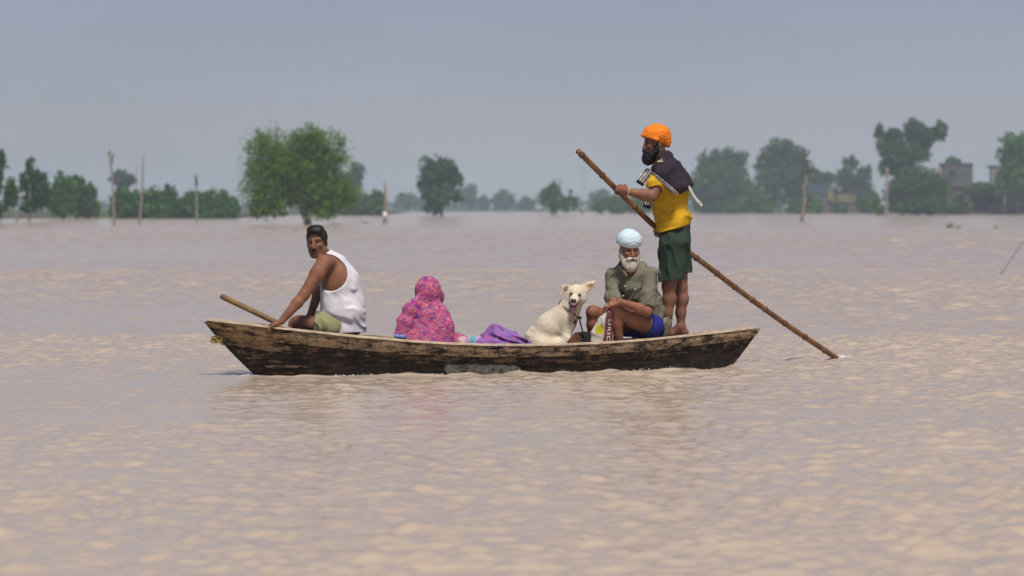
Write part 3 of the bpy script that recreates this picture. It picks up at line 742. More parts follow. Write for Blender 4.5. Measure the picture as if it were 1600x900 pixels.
# ------------------------------------------------------------------ bamboo pole and loose oar
def pole_d(px): return 0.72 + (px - 958) * (2.53 - 0.72) / (1313 - 958)
PPX = [(903, 236), (930, 263), (958, 291), (990, 322), (1019, 350), (1048, 374), (1077, 395), (1112, 421), (1150, 450), (1190, 479.5), (1230, 508), (1270, 535), (1313, 563.5), (1335, 577)]
CURVE = spline([J(a, b, pole_d(a)) for a, b in PPX], 130)
BAM, bnt, bb = newmat('bamboo')
bv_ = coords(bnt, (3, 3, 3)); bn_ = noise(bnt, bv_, 5, 5)
bc = ramp(bnt, bn_, [(.3, (0.075, 0.030, 0.008)), (.5, (0.15, 0.065, 0.017)), (.7, (0.23, 0.115, 0.032))])
bc = mixc(bnt, attr_col(bnt), bc, (0.05, 0.025, 0.01)); bnt.links.new(bc, bb.inputs['Base Color']); bb.inputs['Roughness'].default_value = .45
bump(bnt, bb, noise(bnt, bv_, 30, 3), .3, .002)
node_px = [909, 941, 991, 1040, 1088, 1120, 1148, 1176, 1196, 1227, 1258, 1289]
pxs = [800 + p[0] / p[1] * F_PX for p in CURVE]
dense = []
for i in range(len(CURVE) - 1):
    for k in range(3): dense.append(CURVE[i] + (CURVE[i + 1] - CURVE[i]) * k / 3)
dpx = np.array([800 + p[0] / p[1] * F_PX for p in dense])
rad = []; cl = []
for x in dpx:
    dist = np.min(np.abs(np.array(node_px) - x)); r_ = .0245 + .006 * math.exp(-(dist / 1.6) ** 2) - .0015 * math.exp(-((dist - 3.4) / 1.5) ** 2)
    rad.append(r_); cl += [[.8 * math.exp(-(dist / 1.3) ** 2)] * 3] * 12
v, f = tube_vf(dense, rad, 12)
bam = mesh('bamboo_pole', v, f, BAM, smooth=True, col=np.array(cl), loc=dense[len(dense) // 2])
tag(bam, 'long knotted brown bamboo punting pole held by the standing boatman', 'pole')
M_OAR = mat_plain('oar_wood', (0.17, 0.10, 0.04), 0.7, 0.35, 10, .004)
a = J(345.5, 462.5, .30); b = J(430, 503, .12); e = b + (b - a) * .30; e[1] = D0 + dc(455) + .02; e[2] = FLOOR + .17
oar = empty('wooden_oar', e); tag(oar, 'plain wooden oar with its handle sticking out over the bow', 'oar')
v, f = tube_vf([a, a + (b - a) * .03, (a + b) / 2, b, e], [.020, .0245, .024, .024, .024], 12); mesh('shaft', v, f, M_OAR, oar, smooth=True)
dr = nrm((.97, .21, -.12)); v, f = tube_vf([e - dr * .01, e + dr * .08, e + dr * .3, e + dr * .42], [.024, .045, .06, .05], 10); mesh('blade', v, f, M_OAR, oar)

# foam along the hull
FOAM = mat_plain('foam', (0.72, 0.70, 0.66), .5, .1, 40)
r = np.random.default_rng(31); T = []
def bubble(c, rr):
    n = 6; V = [c + v3((0, 0, rr * .7))]; Fc = []
    for k in range(n): V.append(c + v3((rr * math.cos(k / n * 6.283), rr * math.sin(k / n * 6.283), 0)))
    for k in range(n): Fc.append((0, 1 + k, 1 + (k + 1) % n))
    return V, Fc
for cpx, w_, m_ in ((406, 5, 26), (560, 14, 24), (625, 30, 60), (690, 20, 46), (742, 14, 16), (800, 20, 20), (880, 30, 26), (990, 20, 16), (1060, 20, 10)):
    for i in range(m_):
        px = cpx + r.normal() * w_; s = (px - 400) / 735.0
        if not 0.0 < s < 1: s = min(max(s, .0), 1)
        p = hull(s, .70, -1); p[1] -= .03 + abs(r.normal()) * .05; p[2] = float(wave_height(np.array([p[0]]), np.array([p[1]]))[0]) + .004
        T.append(bubble(p, .002 + .006 * r.random() ** 2))
for i in range(40):
    p = J(1313 + r.normal() * 5 + 3, 563, 2.53) + v3((0, r.normal() * .06, 0)); p[2] = float(wave_height(np.array([p[0]]), np.array([p[1]]))[0]) + .004; T.append(bubble(p, .005 + .007 * r.random()))
v, f = join_vf(*T); tag(mesh('foam', v, f, FOAM, smooth=True), 'flecks of white foam along the hull and pole', kind='stuff')
# ------------------------------------------------------------------ implicit-surface modelling for bodies and cloth
class SDF:
    def __init__(s, lo, hi, res):
        s.lo = v3(lo); s.res = res
        s.n = np.ceil((v3(hi) - s.lo) / res).astype(int) + 1
        s.f = np.full(s.n, 0.5, np.float32)
        s.ax = [(s.lo[i] + np.arange(s.n[i]) * res).astype(np.float32) for i in range(3)]
    def win(s, lo, hi):
        a = np.clip(np.floor((v3(lo) - s.lo) / s.res).astype(int), 0, s.n - 1); b = np.clip(np.ceil((v3(hi) - s.lo) / s.res).astype(int) + 1, 1, s.n)
        sl = tuple(slice(int(a[i]), int(b[i])) for i in range(3))
        g = (s.ax[0][sl[0]][:, None, None], s.ax[1][sl[1]][None, :, None], s.ax[2][sl[2]][None, None, :])
        return sl, g
    def put(s, sl, d, k, op):
        f = s.f[sl]
        if d.size == 0: return
        if op == 'u':
            h = np.clip(k - np.abs(f - d), 0, None); s.f[sl] = np.minimum(f, d) - h * h / (4 * k)
        elif op == 's':
            d = -d; h = np.clip(k - np.abs(f - d), 0, None); s.f[sl] = np.maximum(f, d) + h * h / (4 * k)
        elif op == 'i': s.f[sl] = np.maximum(f, d)
    def seg(s, a, b, ra, rb=None, k=0.02, op='u', u=None, va=None, vb=None):
        """tapered limb a->b; with u, an oval section: ra/rb along u, va/vb across it"""
        a = v3(a); b = v3(b); rb = ra if rb is None else rb
        R = max(ra, rb, va or 0, vb or 0) + k + 3 * s.res
        sl, (X, Y, Z) = s.win(np.minimum(a, b) - R, np.maximum(a, b) + R)
        ba = b - a; L2 = float(ba @ ba) + 1e-12
        t = np.clip(((X - a[0]) * ba[0] + (Y - a[1]) * ba[1] + (Z - a[2]) * ba[2]) / L2, 0, 1)
        qx = X - a[0] - t * ba[0]; qy = Y - a[1] - t * ba[1]; qz = Z - a[2] - t * ba[2]
        r = ra + t * (rb - ra)
        if u is None:
            d = np.sqrt(qx * qx + qy * qy + qz * qz) - r
        else:
            w_ = ba / math.sqrt(L2); u = v3(u); u = nrm(u - (u @ w_) * w_); vv = np.cross(w_, u)
            rv = va + t * ((vb if vb is not None else va) - va)
            rw = np.minimum(r, rv)
            qu = qx * u[0] + qy * u[1] + qz * u[2]; qv = qx * vv[0] + qy * vv[1] + qz * vv[2]; qw = qx * w_[0] + qy * w_[1] + qz * w_[2]
            k0 = np.sqrt((qu / r) ** 2 + (qv / rv) ** 2 + (qw / rw) ** 2); k1 = np.sqrt((qu / r ** 2) ** 2 + (qv / rv ** 2) ** 2 + (qw / rw ** 2) ** 2) + 1e-6
            d = np.where(k0 < 0.2, -rw * (1 - k0), k0 * (k0 - 1) / k1)
        s.put(sl, d.astype(np.float32), k, op)
    def ell(s, c, r, R=None, k=0.02, op='u'):
        c = v3(c); r = v3(r); m = max(r) + k + 3 * s.res
        sl, (X, Y, Z) = s.win(c - m, c + m); q = (X - c[0], Y - c[1], Z - c[2])
        R = np.eye(3) if R is None else v3(R)            # rows: local axes
        l = [R[i][0] * q[0] + R[i][1] * q[1] + R[i][2] * q[2] for i in range(3)]
        k0 = np.sqrt(sum((l[i] / r[i]) ** 2 for i in range(3))); k1 = np.sqrt(sum((l[i] / r[i] ** 2) ** 2 for i in range(3))) + 1e-6
        d = np.where(k0 < 0.2, -min(r) * (1 - k0), k0 * (k0 - 1) / k1)
        s.put(sl, d.astype(np.float32), k, op)
    def chain(s, pts, rs, k=0.02, **kw):
        for i in range(len(pts) - 1): s.seg(pts[i], pts[i + 1], rs[i], rs[i + 1], k, **kw)
    def plane(s, p, nn, round_=0.0):
        """keep the side that nn points away from"""
        nn = nrm(nn); p = v3(p); X, Y, Z = s.win(s.lo, s.lo + s.n * s.res)[1]
        s.f = np.maximum(s.f, ((X - p[0]) * nn[0] + (Y - p[1]) * nn[1] + (Z - p[2]) * nn[2]).astype(np.float32))
    def disp(s, fn):
        X, Y, Z = s.win(s.lo, s.lo + s.n * s.res)[1]
        m = np.abs(s.f) < 0.05
        ix = np.nonzero(m)
        s.f[ix] += fn(s.ax[0][ix[0]], s.ax[1][ix[1]], s.ax[2][ix[2]]).astype(np.float32)
    def extract(s, smooth=1):
        f = s.f; f[0], f[-1], f[:, 0], f[:, -1], f[:, :, 0], f[:, :, -1] = [0.5] * 6
        ins = f < 0
        c = [ins[i:ins.shape[0] - 1 + i, j:ins.shape[1] - 1 + j, k:ins.shape[2] - 1 + k] for i in (0, 1) for j in (0, 1) for k in (0, 1)]
        cnt = sum(x.astype(np.int8) for x in c); act = (cnt > 0) & (cnt < 8)
        I = np.argwhere(act); idx = np.full(act.shape, -1, np.int64); idx[act] = np.arange(len(I))
        acc = np.zeros((len(I), 3)); num = np.zeros(len(I))
        cor = [(i, j, k) for i in (0, 1) for j in (0, 1) for k in (0, 1)]
        val = [f[I[:, 0] + a, I[:, 1] + b, I[:, 2] + c_] for a, b, c_ in cor]
        for p in range(8):
            for q in range(p + 1, 8):
                df = [cor[q][m] - cor[p][m] for m in range(3)]
                if sum(abs(x) for x in df) != 1: continue
                x = (val[p] < 0) != (val[q] < 0)
                t = np.where(x, val[p] / np.where(x, val[p] - val[q], 1), 0)
                for m in range(3): acc[:, m] += np.where(x, cor[p][m] + t * df[m], 0)
                num += x
        V = s.lo + (I + acc / num[:, None]) * s.res
        Q = []
        for ax in range(3):
            o1, o2 = [(1, 2), (2, 0), (0, 1)][ax]
            a = [slice(None)] * 3; b = [slice(None)] * 3; a[ax] = slice(0, -1); b[ax] = slice(1, None)
            A = ins[tuple(a)]; B = ins[tuple(b)]; E = np.argwhere(A != B); fl = A[tuple(E.T)]
            ok = (E[:, o1] > 0) & (E[:, o2] > 0) & (E[:, o1] < s.n[o1] - 1) & (E[:, o2] < s.n[o2] - 1); E = E[ok]; fl = fl[ok]
            def cell(d1, d2):
                e = E.copy(); e[:, o1] -= d1; e[:, o2] -= d2; return idx[tuple(e.T)]
            q = np.stack([cell(1, 1), cell(0, 1), cell(0, 0), cell(1, 0)], 1)
            q[~fl] = q[~fl][:, ::-1]; Q.append(q)
        Q = np.concatenate(Q); Q = Q[(Q >= 0).all(1)]
        for _ in range(smooth):
            e = np.concatenate([Q[:, [0, 1]], Q[:, [1, 2]], Q[:, [2, 3]], Q[:, [3, 0]]]); S = np.zeros_like(V); n_ = np.zeros(len(V))
            np.add.at(S, e[:, 0], V[e[:, 1]]); np.add.at(n_, e[:, 0], 1); np.add.at(S, e[:, 1], V[e[:, 0]]); np.add.at(n_, e[:, 1], 1)
            V = V * .5 + .5 * S / np.maximum(n_, 1)[:, None]
        return V, Q
def sdf_mesh(name, s, mat, parent=None, colf=None, loc=None, smooth=1):
    V, Q = s.extract(smooth + 1 if mat is CLOTH else smooth)
    col = None
    if colf is not None: col = colf(V) if callable(colf) else np.tile(v3(colf), (len(V), 1))
    return mesh(name, V, Q, mat, parent, True, col, loc)
def bounds(pts, m):
    p = np.array(pts); return p.min(0) - m, p.max(0) + m
def frame(fwd, up=(0, 0, 1)):
    F = nrm(fwd); U = nrm(v3(up) - (v3(up) @ F) * F); L = np.cross(U, F); return F, L, U
def vnoise(x, y, z, seed):
    def hsh(i, j, k):
        n_ = (i * 374761393 + j * 668265263 + k * 2147483647 + seed * 974634777) & 0xFFFFFFFF
        n_ = ((n_ ^ (n_ >> 13)) * 1274126177) & 0xFFFFFFFF
        return ((n_ ^ (n_ >> 16)) & 0xFFFF) / 32767.5 - 1
    i = np.floor(x).astype(np.int64); j = np.floor(y).astype(np.int64); k = np.floor(z).astype(np.int64)
    u = x - i; v = y - j; w_ = z - k; u, v, w_ = [t * t * t * (t * (t * 6 - 15) + 10) for t in (u, v, w_)]
    r = 0
    for a in (0, 1):
        for b in (0, 1):
            for c in (0, 1): r = r + hsh(i + a, j + b, k + c) * (u if a else 1 - u) * (v if b else 1 - v) * (w_ if c else 1 - w_)
    return r
def folds(seed, amp, lam, n=6, axis=None, sharp=1.5):
    """cloth creases: ridged noise, short across axis and long along the other two, strong in places only"""
    lam = lam * .8
    def fn(x, y, z):
        x, y, z = [t.astype(np.float64) for t in (x, y, z)]
        wx = .6 * lam * vnoise(x / lam / 2.2, y / lam / 2.2, z / lam / 2.2, seed + 1); wz = .6 * lam * vnoise(x / lam / 2.2 + 9, y / lam / 2.2, z / lam / 2.2, seed + 2)
        x2 = x + wx; z2 = z + wz
        if axis is None: A, B, C = x2 / lam, y / lam, z2 / lam
        else:
            d = nrm(axis); e = nrm(np.cross(d, (.1, 1, .05))); g = np.cross(d, e)
            A = (x2 * d[0] + y * d[1] + z2 * d[2]) / lam; B = (x2 * e[0] + y * e[1] + z2 * e[2]) / (lam * 3.6); C = (x2 * g[0] + y * g[1] + z2 * g[2]) / (lam * 3.0)
        r = 1.25 - np.sqrt(vnoise(A, B, C, seed) ** 2 + .035) * 1.5; m = np.clip(.55 + .9 * vnoise(x / .16, y / .16, z / .16, seed + 5), .12, 1.3)
        return -2.3 * amp * (r * np.abs(r) - .2) * m
    return fn

# ---- head and hand
def add_head(S, c, F, L, U, s=1.0, neck=None, beardless=True):
    P = lambda x, y, z: v3(c) + s * (x * F + y * L + z * U)
    Rm = np.array([F, L, U])
    S.ell(P(-.012, 0, .035), v3((.098, .077, .090)) * s, Rm, .03)              # skull
    S.ell(P(.030, 0, -.035), v3((.062, .060, .080)) * s, Rm, .03)              # face
    S.ell(P(.048, 0, -.100), v3((.034, .032, .026)) * s, Rm, .025)             # chin
    for q in (-1, 1):
        S.seg(P(.0, .052 * q, -.055), P(.045, .028 * q, -.098), .026 * s, .022 * s, .02)     # jaw
        S.ell(P(.064, .040 * q, -.022), v3((.022, .022, .018)) * s, Rm, .012)                # cheekbone
        S.seg(P(.083, .012 * q, .026), P(.070, .052 * q, .026), .012 * s, .010 * s, .010)    # brow ridge
        S.ell(P(.088, .031 * q, .005), v3((.015, .019, .010)) * s, Rm, .010, 's')            # eye socket
        S.ell(P(-.008, .077 * q, -.010), v3((.022, .011, .032)) * s, Rm, .008)               # ear
        S.ell(P(.002, .086 * q, -.008), v3((.010, .006, .018)) * s, Rm, .004, 's')
        S.ell(P(.103, .012 * q, -.040), v3((.011, .009, .009)) * s, Rm, .006)                # nostril
    S.seg(P(.090, 0, .012), P(.110, 0, -.033), .0085 * s, .013 * s, .008)                    # nose
    S.seg(P(.083, -.020, -.067), P(.083, .020, -.067), .0085 * s, None, .006)                # upper lip
    S.seg(P(.081, -.017, -.079), P(.081, .017, -.079), .0085 * s, None, .006)                # lower lip
    S.seg(P(.095, -.02, -.073), P(.095, .02, -.073), .0035 * s, None, .004, 's')
    if neck is not None: S.seg(P(-.022, 0, -.055), neck, .056 * s, .060, .03)
    return P
def add_eyes(P, parent, s, Rm):
    for q in (-1, 1):
        S = SDF(P(.076, .031 * q, .004) - .02, P(.076, .031 * q, .004) + .02, .0025)
        S.ell(P(.074, .031 * q, .003), v3((.0115, .0135, .0058)) * s, Rm, .001)
        pc = P(.0855, .031 * q, .003)
        sdf_mesh('eye', S, M_EYE, parent, lambda V: np.where((np.linalg.norm(V - pc, axis=1) < .0085 * s)[:, None], v3((.012, .008, .006)), v3((.20, .15, .13))), smooth=0)
def add_hand(S, wr, D, Nn, curl, spread=.0, s=1.0, thumb=1, tc=0.5, fl=1.0):
    """D: wrist to knuckles, Nn: out of the back of the hand; thumb=+1/-1 picks its side; curl per joint"""
    D = nrm(D); Nn = nrm(v3(Nn) - (v3(Nn) @ D) * D); T = np.cross(Nn, D) * thumb        # T points to the thumb side
    k = v3(wr)
    S.seg(k, k + D * .088 * s, .028 * s, .040 * s, .015, u=T, va=.021 * s, vb=.0165 * s)
    for i, (off, ln) in enumerate(((.031, .95), (.0105, 1.06), (-.0105, 1.0), (-.031, .80))):
        p = k + D * (.088 - .004 * abs(i - 1)) * s + T * off * s + Nn * .002; a = 0.0; d0 = D + T * spread * (1.5 - i) * .5
        for j, (l, r) in enumerate(((.043, .0100), (.027, .0090), (.021, .0080))):
            a += curl[j] if hasattr(curl, '__len__') else curl
            d = nrm(d0) * math.cos(a) - Nn * math.sin(a); q = p + d * l * ln * s * fl
            S.seg(p, q, r * s, (r - .0008) * s, .004); p = q
    p = k + D * .025 * s + T * .026 * s - Nn * .004
    d1 = nrm(D * .65 + T * .65 - Nn * .3 * tc); q = p + d1 * .042 * s; S.seg(p, q, .0135 * s, .011 * s, .010)
    d2 = nrm(D * .9 + T * (.35 - .5 * tc) - Nn * .75 * tc); e = q + d2 * .030 * s; S.seg(q, e, .0105 * s, .0095 * s, .004)
    S.seg(e, e + nrm(d2 - Nn * .3 * tc) * .022 * s, .0095 * s, .008 * s, .004)
def add_foot(S, ank, D, s=1.0):
    D = nrm(v3((D[0], D[1], 0))); T = np.cross(D, v3((0, 0, 1))); g = ank[2] - .075 * s
    a = v3(ank); h = a - D * .035; h[2] = g + .028 * s; b = a + D * .09; b[2] = g + .030 * s; t = a + D * .155; t[2] = g + .019 * s
    S.seg(a, h, .038 * s, .030 * s, .02); S.seg(a, b, .036 * s, .034 * s, .03, u=T, va=.034 * s, vb=.028 * s)
    S.seg(b, t, .043 * s, .040 * s, .02, u=T, va=.026 * s, vb=.018 * s); S.seg(h, b, .030 * s, .032 * s, .02)
    for i in range(5):
        p = t + T * (.034 - .017 * i) * s; p[2] = g + .012; S.seg(p, p + D * (.034 - .004 * i) * s, (.0115 if i == 0 else .009) * s, None, .004)
SKIN = mat_attr('skin', .60, .14, 45, .0016, .25, 0.06)
M_EYE = mat_attr('eye', .25, .02, 40, .0002, .5)
CLOTH = mat_attr('cotton', .92, .08, 26, .0015, .15, weave=160)
HAIRM = mat_attr('hair', .55, .25, 90, .004, .3)
def near(V, p, r): return np.clip(1.6 - np.linalg.norm(V - v3(p), axis=1) / r, 0, 1)[:, None]
def skin_paint(base, P=None, s=1.0, brow=(.012, .008, .006), lip=None, stache=None, stubble=0.0, crop=None):
    base = v3(base)
    def f(V):
        C = np.tile(base, (len(V), 1))
        C *= (1 + .10 * np.sin(V[:, :1] * 31 + V[:, 2:] * 23) * np.sin(V[:, 1:2] * 27 + 1))
        if P is not None:
            if crop is not None:                                   # short cropped hair at temples and nape
                o_ = P(0, 0, 0); q_ = V - o_; f_ = q_ @ nrm(P(1, 0, 0) - o_); l_ = q_ @ nrm(P(0, 1, 0) - o_); u_ = q_ @ nrm(P(0, 0, 1) - o_)
                m = np.clip((.034 - .35 * np.clip(-u_, 0, 1) - f_) / .012, 0, 1) * np.clip((u_ + .035 + .55 * np.clip(-f_ - .03, 0, .05)) / .012, 0, 1) * (np.abs(l_) < .083 * s); m = m[:, None] * .92
                C = C * (1 - m) + v3(crop) * m
            if stubble:
                m = near(V, P(.05, 0, -.085), .05 * s) * stubble; C = C * (1 - m) + v3((.04, .03, .026)) * m
            for q in (-1, 1):
                for t in (.014, .026, .038, .046):
                    m = near(V, P(.088 - .25 * max(0, t - .025), t * q, .030 - .08 * max(0, t - .03)), .0050 * s); C = C * (1 - m) + v3(brow) * m
            if lip is not None:
                for t in (-.014, 0, .014):
                    m = near(V, P(.09, t, -.074), .008 * s) * .8; C = C * (1 - m) + v3(lip) * m
            if stache is not None:
                for t in (-.026, -.016, -.006, .006, .016, .026):
                    m = near(V, P(.092, t, -.056 - .2 * abs(t) ** 1.0 * .6), .008 * s); C = C * (1 - m) + v3(stache) * m
        return C
    return f
# ------------------------------------------------------------------ man in the white vest at the bow
RES = 0.0058
def person_vest():
    pel = J(543, 503, .22); abd = J(541, 474, .20); che = J(531, 440, .17); upp = J(521, 416, .16); nek = J(509, 402, .15)
    Lu = v3((-.45, -.89, .0)); Lw = v3((-.72, -.69, 0))
    ls = J(507, 410, .00); le = J(475, 461, -.10); lw = J(440, 502, -.185)
    rs = J(533, 420, .34); re = J(497, 458, .40); rw = J(485, 492, .36)
    lh = J(520, 509, .10); rh = J(528, 509, .34); lk = J(467, 504, .08); rk = J(462, 506, .36)
    la = J(470, 566, .10); ra = J(462, 566, .34); la[2] = ra[2] = FLOOR + .08
    hc = J(495, 379, .10); F, L, U = frame((-.22, -.97, -.04), (-.06, 0, 1))
    lo, hi = bounds([pel, nek, ls, lw, rk, lk, la, hc, J(573, 520, .4)], .20); lo[2] = FLOOR - .02
    S = SDF(lo, hi, RES)
    S.seg(pel, abd, .150, .140, .04, u=Lw, va=.13, vb=.125); S.seg(abd, che, .140, .160, .05, u=Lw, va=.125, vb=.125)
    S.seg(che, upp, .155, .14, .05, u=Lu, va=.12, vb=.085); S.seg(ls + v3((.03, .03, 0)), rs, .055, .055, .05); S.seg(upp, nek, .09, .06, .04, u=Lu, va=.075, vb=.058)
    S.ell(J(531, 428, .10), (.07, .06, .085), None, .04)                                   # shoulder blade
    S.chain([ls, ls + (le - ls) * .35, le], [.068, .060, .045], .03)
    S.chain([le, le + (lw - le) * .3, lw], [.044, .045, .028], .02)
    S.chain([rs, re, rw], [.058, .044, .030], .03)
    for h, k_, a_ in ((lh, lk, la), (rh, rk, ra)):
        S.chain([h, k_], [.085, .060], .03); S.chain([k_, k_ + (a_ - k_) * .35, a_], [.056, .054, .036], .02); add_foot(S, a_, (-1, -.05 if a_ is la else .05, 0))
    add_hand(S, lw, v3((-.76, -.12, -.30)), v3((-.20, -.15, .95)), (.35, .75, .45), .25, 1.0, -1, .0)
    add_hand(S, rw, J(474, 502, .34) - rw, (-.3, 0, 1), .25, .2, 1.0, 1, .3)
    P = add_head(S, hc, F, L, U, 1.03, nek)
    body = sdf_mesh('person', S, SKIN, None, skin_paint((.205, .092, .052), P, 1.03, lip=(.10, .042, .034), stache=(.025, .016, .013), stubble=.2, crop=(.016, .012, .011)), loc=pel)
    tag(body, 'man in white sleeveless vest at the bow leaning on the gunwale', 'person')
    add_eyes(P, body, 1.03, np.array([F, L, U]))
    # hair
    H = SDF(hc - .16, hc + .19, .005); Rm = np.array([F, L, U])
    H.ell(P(-.014, 0, .040), v3((.104, .083, .092)) * 1.03, Rm, .01); H.ell(P(.028, .004, .112), (.072, .070, .030), Rm, .02); H.ell(P(.070, .01, .098), (.035, .055, .022), Rm, .015)
    H.ell(P(.118, 0, .016), (.080, .078, .072), Rm, .010, 's'); H.ell(P(.062, .085, -.035), (.062, .05, .075), Rm, .008, 's'); H.ell(P(.062, -.085, -.035), (.062, .05, .075), Rm, .008, 's')
    H.plane(P(-.06, 0, -.055), -U * .9 - F * .2)
    H.disp(folds(3, .0030, .018, 5, F * .4 + L)); H.disp(folds(4, .0022, .010, 5, None))
    sdf_mesh('hair', H, HAIRM, body, (.012, .010, .011))
    # vest
    V = SDF(lo, hi, RES)
    V.seg(J(535, 519, .21), J(536, 478, .20), .200, .186, .04, u=Lw, va=.175, vb=.165); V.seg(J(536, 478, .20), che, .186, .172, .05, u=Lw, va=.165, vb=.14)
    V.seg(che, upp, .168, .152, .05, u=Lu, va=.135, vb=.10); V.seg(ls + v3((.03, .03, .0)), rs, .067, .066, .05); V.seg(upp, nek, .102, .07, .04, u=Lu, va=.088, vb=.068)
    V.ell(J(531, 428, .10), (.080, .070, .095), None, .04)
    V.disp(folds(8, .010, .08, 6, (.5, .1, 1.0), 1.4))
    V.plane(J(535, 521.5, .2), (0.08, -.05, -1))
    cut = lambda a, b, r1, r2: V.seg(a, b, r1, r2, .004, 's')
    V.ell(J(510, 425, -.03), (.190, .19, .172), None, .003, 's')                             # near armhole
    V.ell(J(545, 418, .50), (.12, .13, .15), None, .004, 's')
    V.ell(P(.015, 0, -.125), (.105, .085, .075), Rm, .01, 's')                                # neck opening
    V.plane(J(508, 396, .15), (-.55, 0, .83))
    o_ = sdf_mesh('vest', V, CLOTH, body, (.57, .56, .61))
    # shorts
    T = SDF(lo, hi, RES)
    for h, k_ in ((lh, lk), (rh, rk)): T.seg(h, h + (k_ - h) * .60, .108, .092, .03)
    T.seg(pel, J(533, 512, .22), .150, .15, .04, u=Lw, va=.13, vb=.13)
    T.disp(folds(12, .011, .06, 6, (1, .3, .5), 1.5)); cutp = lh + (lk - lh) * .56; T.plane(cutp, lk - lh)
    sdf_mesh('shorts', T, CLOTH, body, (.235, .23, .125))
    return body
person_vest()

# ------------------------------------------------------------------ woman wrapped in the printed shawl
def person_shawl():
    pel = J(663, 566, .46); pel[2] = FLOOR + .12; che = J(664, 502, .46); nek = J(666, 482, .45); hc = J(670, 459, .46); F, L, U = frame((.60, .80, -.05))
    Ls = v3((-.80, .60, 0))
    lo, hi = bounds([pel, hc, J(612, 500, .3), J(722, 530, .3)], .22); lo[2] = FLOOR - .01; hi[1] += .32
    S = SDF(lo, hi, .0075)
    S.seg(pel, che, .15, .15, .04, u=Ls, va=.12, vb=.11); S.seg(che, nek, .14, .07, .04, u=Ls, va=.09, vb=.06)
    for q in (-1, 1):
        sh = che + Ls * .12 * q + v3((0, 0, .04)); S.chain([sh, sh + F * .10 - Ls * .02 * q + v3((0, 0, -.20)), sh + F * .26 + v3((0, 0, -.27)) - Ls * .05 * q], [.055, .043, .03], .03)
        S.seg(sh, nek, .055, .055, .04)
        hp = pel + Ls * .09 * q; kn = pel + F * .26 + Ls * .24 * q; kn[2] = FLOOR + .10; an = pel + F * .30 - Ls * .10 * q; an[2] = FLOOR + .07; S.chain([hp, kn, an], [.085, .062, .036], .03); add_foot(S, an, -Ls * q + F * .4)
        ha = sh + F * .26 + v3((0, 0, -.27)) - Ls * .05 * q; add_hand(S, ha, F - Ls * q * .4, (0, 0, 1), .3, .2, .92, q, .3)
    P = add_head(S, hc, F, L, U, .98, nek)
    body = sdf_mesh('person', S, SKIN, None, skin_paint((.22, .11, .065), P, .98, lip=(.16, .06, .05)), loc=pel); tag(body, 'woman seen from behind wrapped in a pink and blue printed shawl', 'person')
    add_eyes(P, body, .98, np.array([F, L, U]))
    m, nt, b = newmat('printed_shawl'); vec = coords(nt, (1, .6, 1), (0, math.radians(14), 0))
    nz = nt.nodes.new('ShaderNodeTexNoise'); nz.inputs['Scale'].default_value = 19; nt.links.new(vec, nz.inputs['Vector'])
    sc_ = nt.nodes.new('ShaderNodeVectorMath'); sc_.operation = 'SCALE'; sc_.inputs['Scale'].default_value = .042; nt.links.new(nz.outputs['Color'], sc_.inputs[0])
    wn = nt.nodes.new('ShaderNodeVectorMath'); wn.operation = 'ADD'; nt.links.new(vec, wn.inputs[0]); nt.links.new(sc_.outputs[0], wn.inputs[1])
    sx = nt.nodes.new('ShaderNodeSeparateXYZ'); nt.links.new(wn.outputs[0], sx.inputs[0]); cx = nt.nodes.new('ShaderNodeCombineXYZ')
    yx = nt.nodes.new('ShaderNodeMath'); yx.operation = 'MULTIPLY_ADD'; yx.inputs[1].default_value = .7; nt.links.new(sx.outputs['Y'], yx.inputs[0]); nt.links.new(sx.outputs['X'], yx.inputs[2])
    nt.links.new(yx.outputs[0], cx.inputs['X']); nt.links.new(sx.outputs['Z'], cx.inputs['Y'])
    bk = nt.nodes.new('ShaderNodeTexBrick'); bk.inputs['Scale'].default_value = 1.0; bk.inputs['Brick Width'].default_value = .036; bk.inputs['Row Height'].default_value = .0185; bk.inputs['Mortar Size'].default_value = .0048; bk.inputs['Mortar Smooth'].default_value = .8
    bk.inputs['Color1'].default_value = (.04, .07, .27, 1); bk.inputs['Color2'].default_value = (.45, .22, .23, 1); bk.inputs['Mortar'].default_value = (.40, .010, .085, 1)
    nt.links.new(cx.outputs[0], bk.inputs['Vector'])
    pk = mixc(nt, ramp(nt, noise(nt, vec, 30, 3), [(.50, 0.0), (.66, .6)]), bk.outputs['Color'], (.52, .045, .15))
    nt.links.new(pk, b.inputs['Base Color']); b.inputs['Roughness'].default_value = .9; b.inputs['Specular IOR Level'].default_value = .15
    S = SDF(lo, hi, .0058)
    S.ell(J(669, 456, .45), (.112, .12, .130), None, .04); S.ell(J(688, 463, .52), (.035, .06, .05), None, .03)
    S.seg(J(669, 464, .44), J(666, 493, .44), .074, .125, .035, u=Ls, va=.085, vb=.115)
    S.seg(J(664, 497, .45), J(664, 540, .44), .165, .235, .06, u=(1, 0, 0), va=.15, vb=.22); S.seg(J(640, 492, .44), J(692, 496, .46), .07, .065, .05)
    S.seg(J(664, 540, .45), J(664, 572, .47), .24, .24, .04, u=(1, 0, 0), va=.22, vb=.24)
    S.ell(pel + F * .22 + v3((0, 0, .02)), (.27, .2, .13), None, .06)
    S.chain([J(648, 474, .33), J(639, 486, .31), J(632, 502, .285), J(625, 528, .26)], [.035, .050, .056, .056], .045, u=(1, .2, .3), va=.022, vb=.016)      # end thrown over the shoulder
    S.chain([J(687, 486, .40), J(693, 510, .37), J(694, 535, .36)], [.062, .078, .085], .05); S.seg(J(656, 468, .37), J(642, 481, .33), .034, .045, .04)
    S.disp(folds(21, .0026, .075, 6, (.85, .2, .5), 1.5)); S.disp(folds(22, .0014, .026, 4, (.8, .3, .5), 1.4))
    S.plane((0, 0, FLOOR + .005), (0, 0, -1))
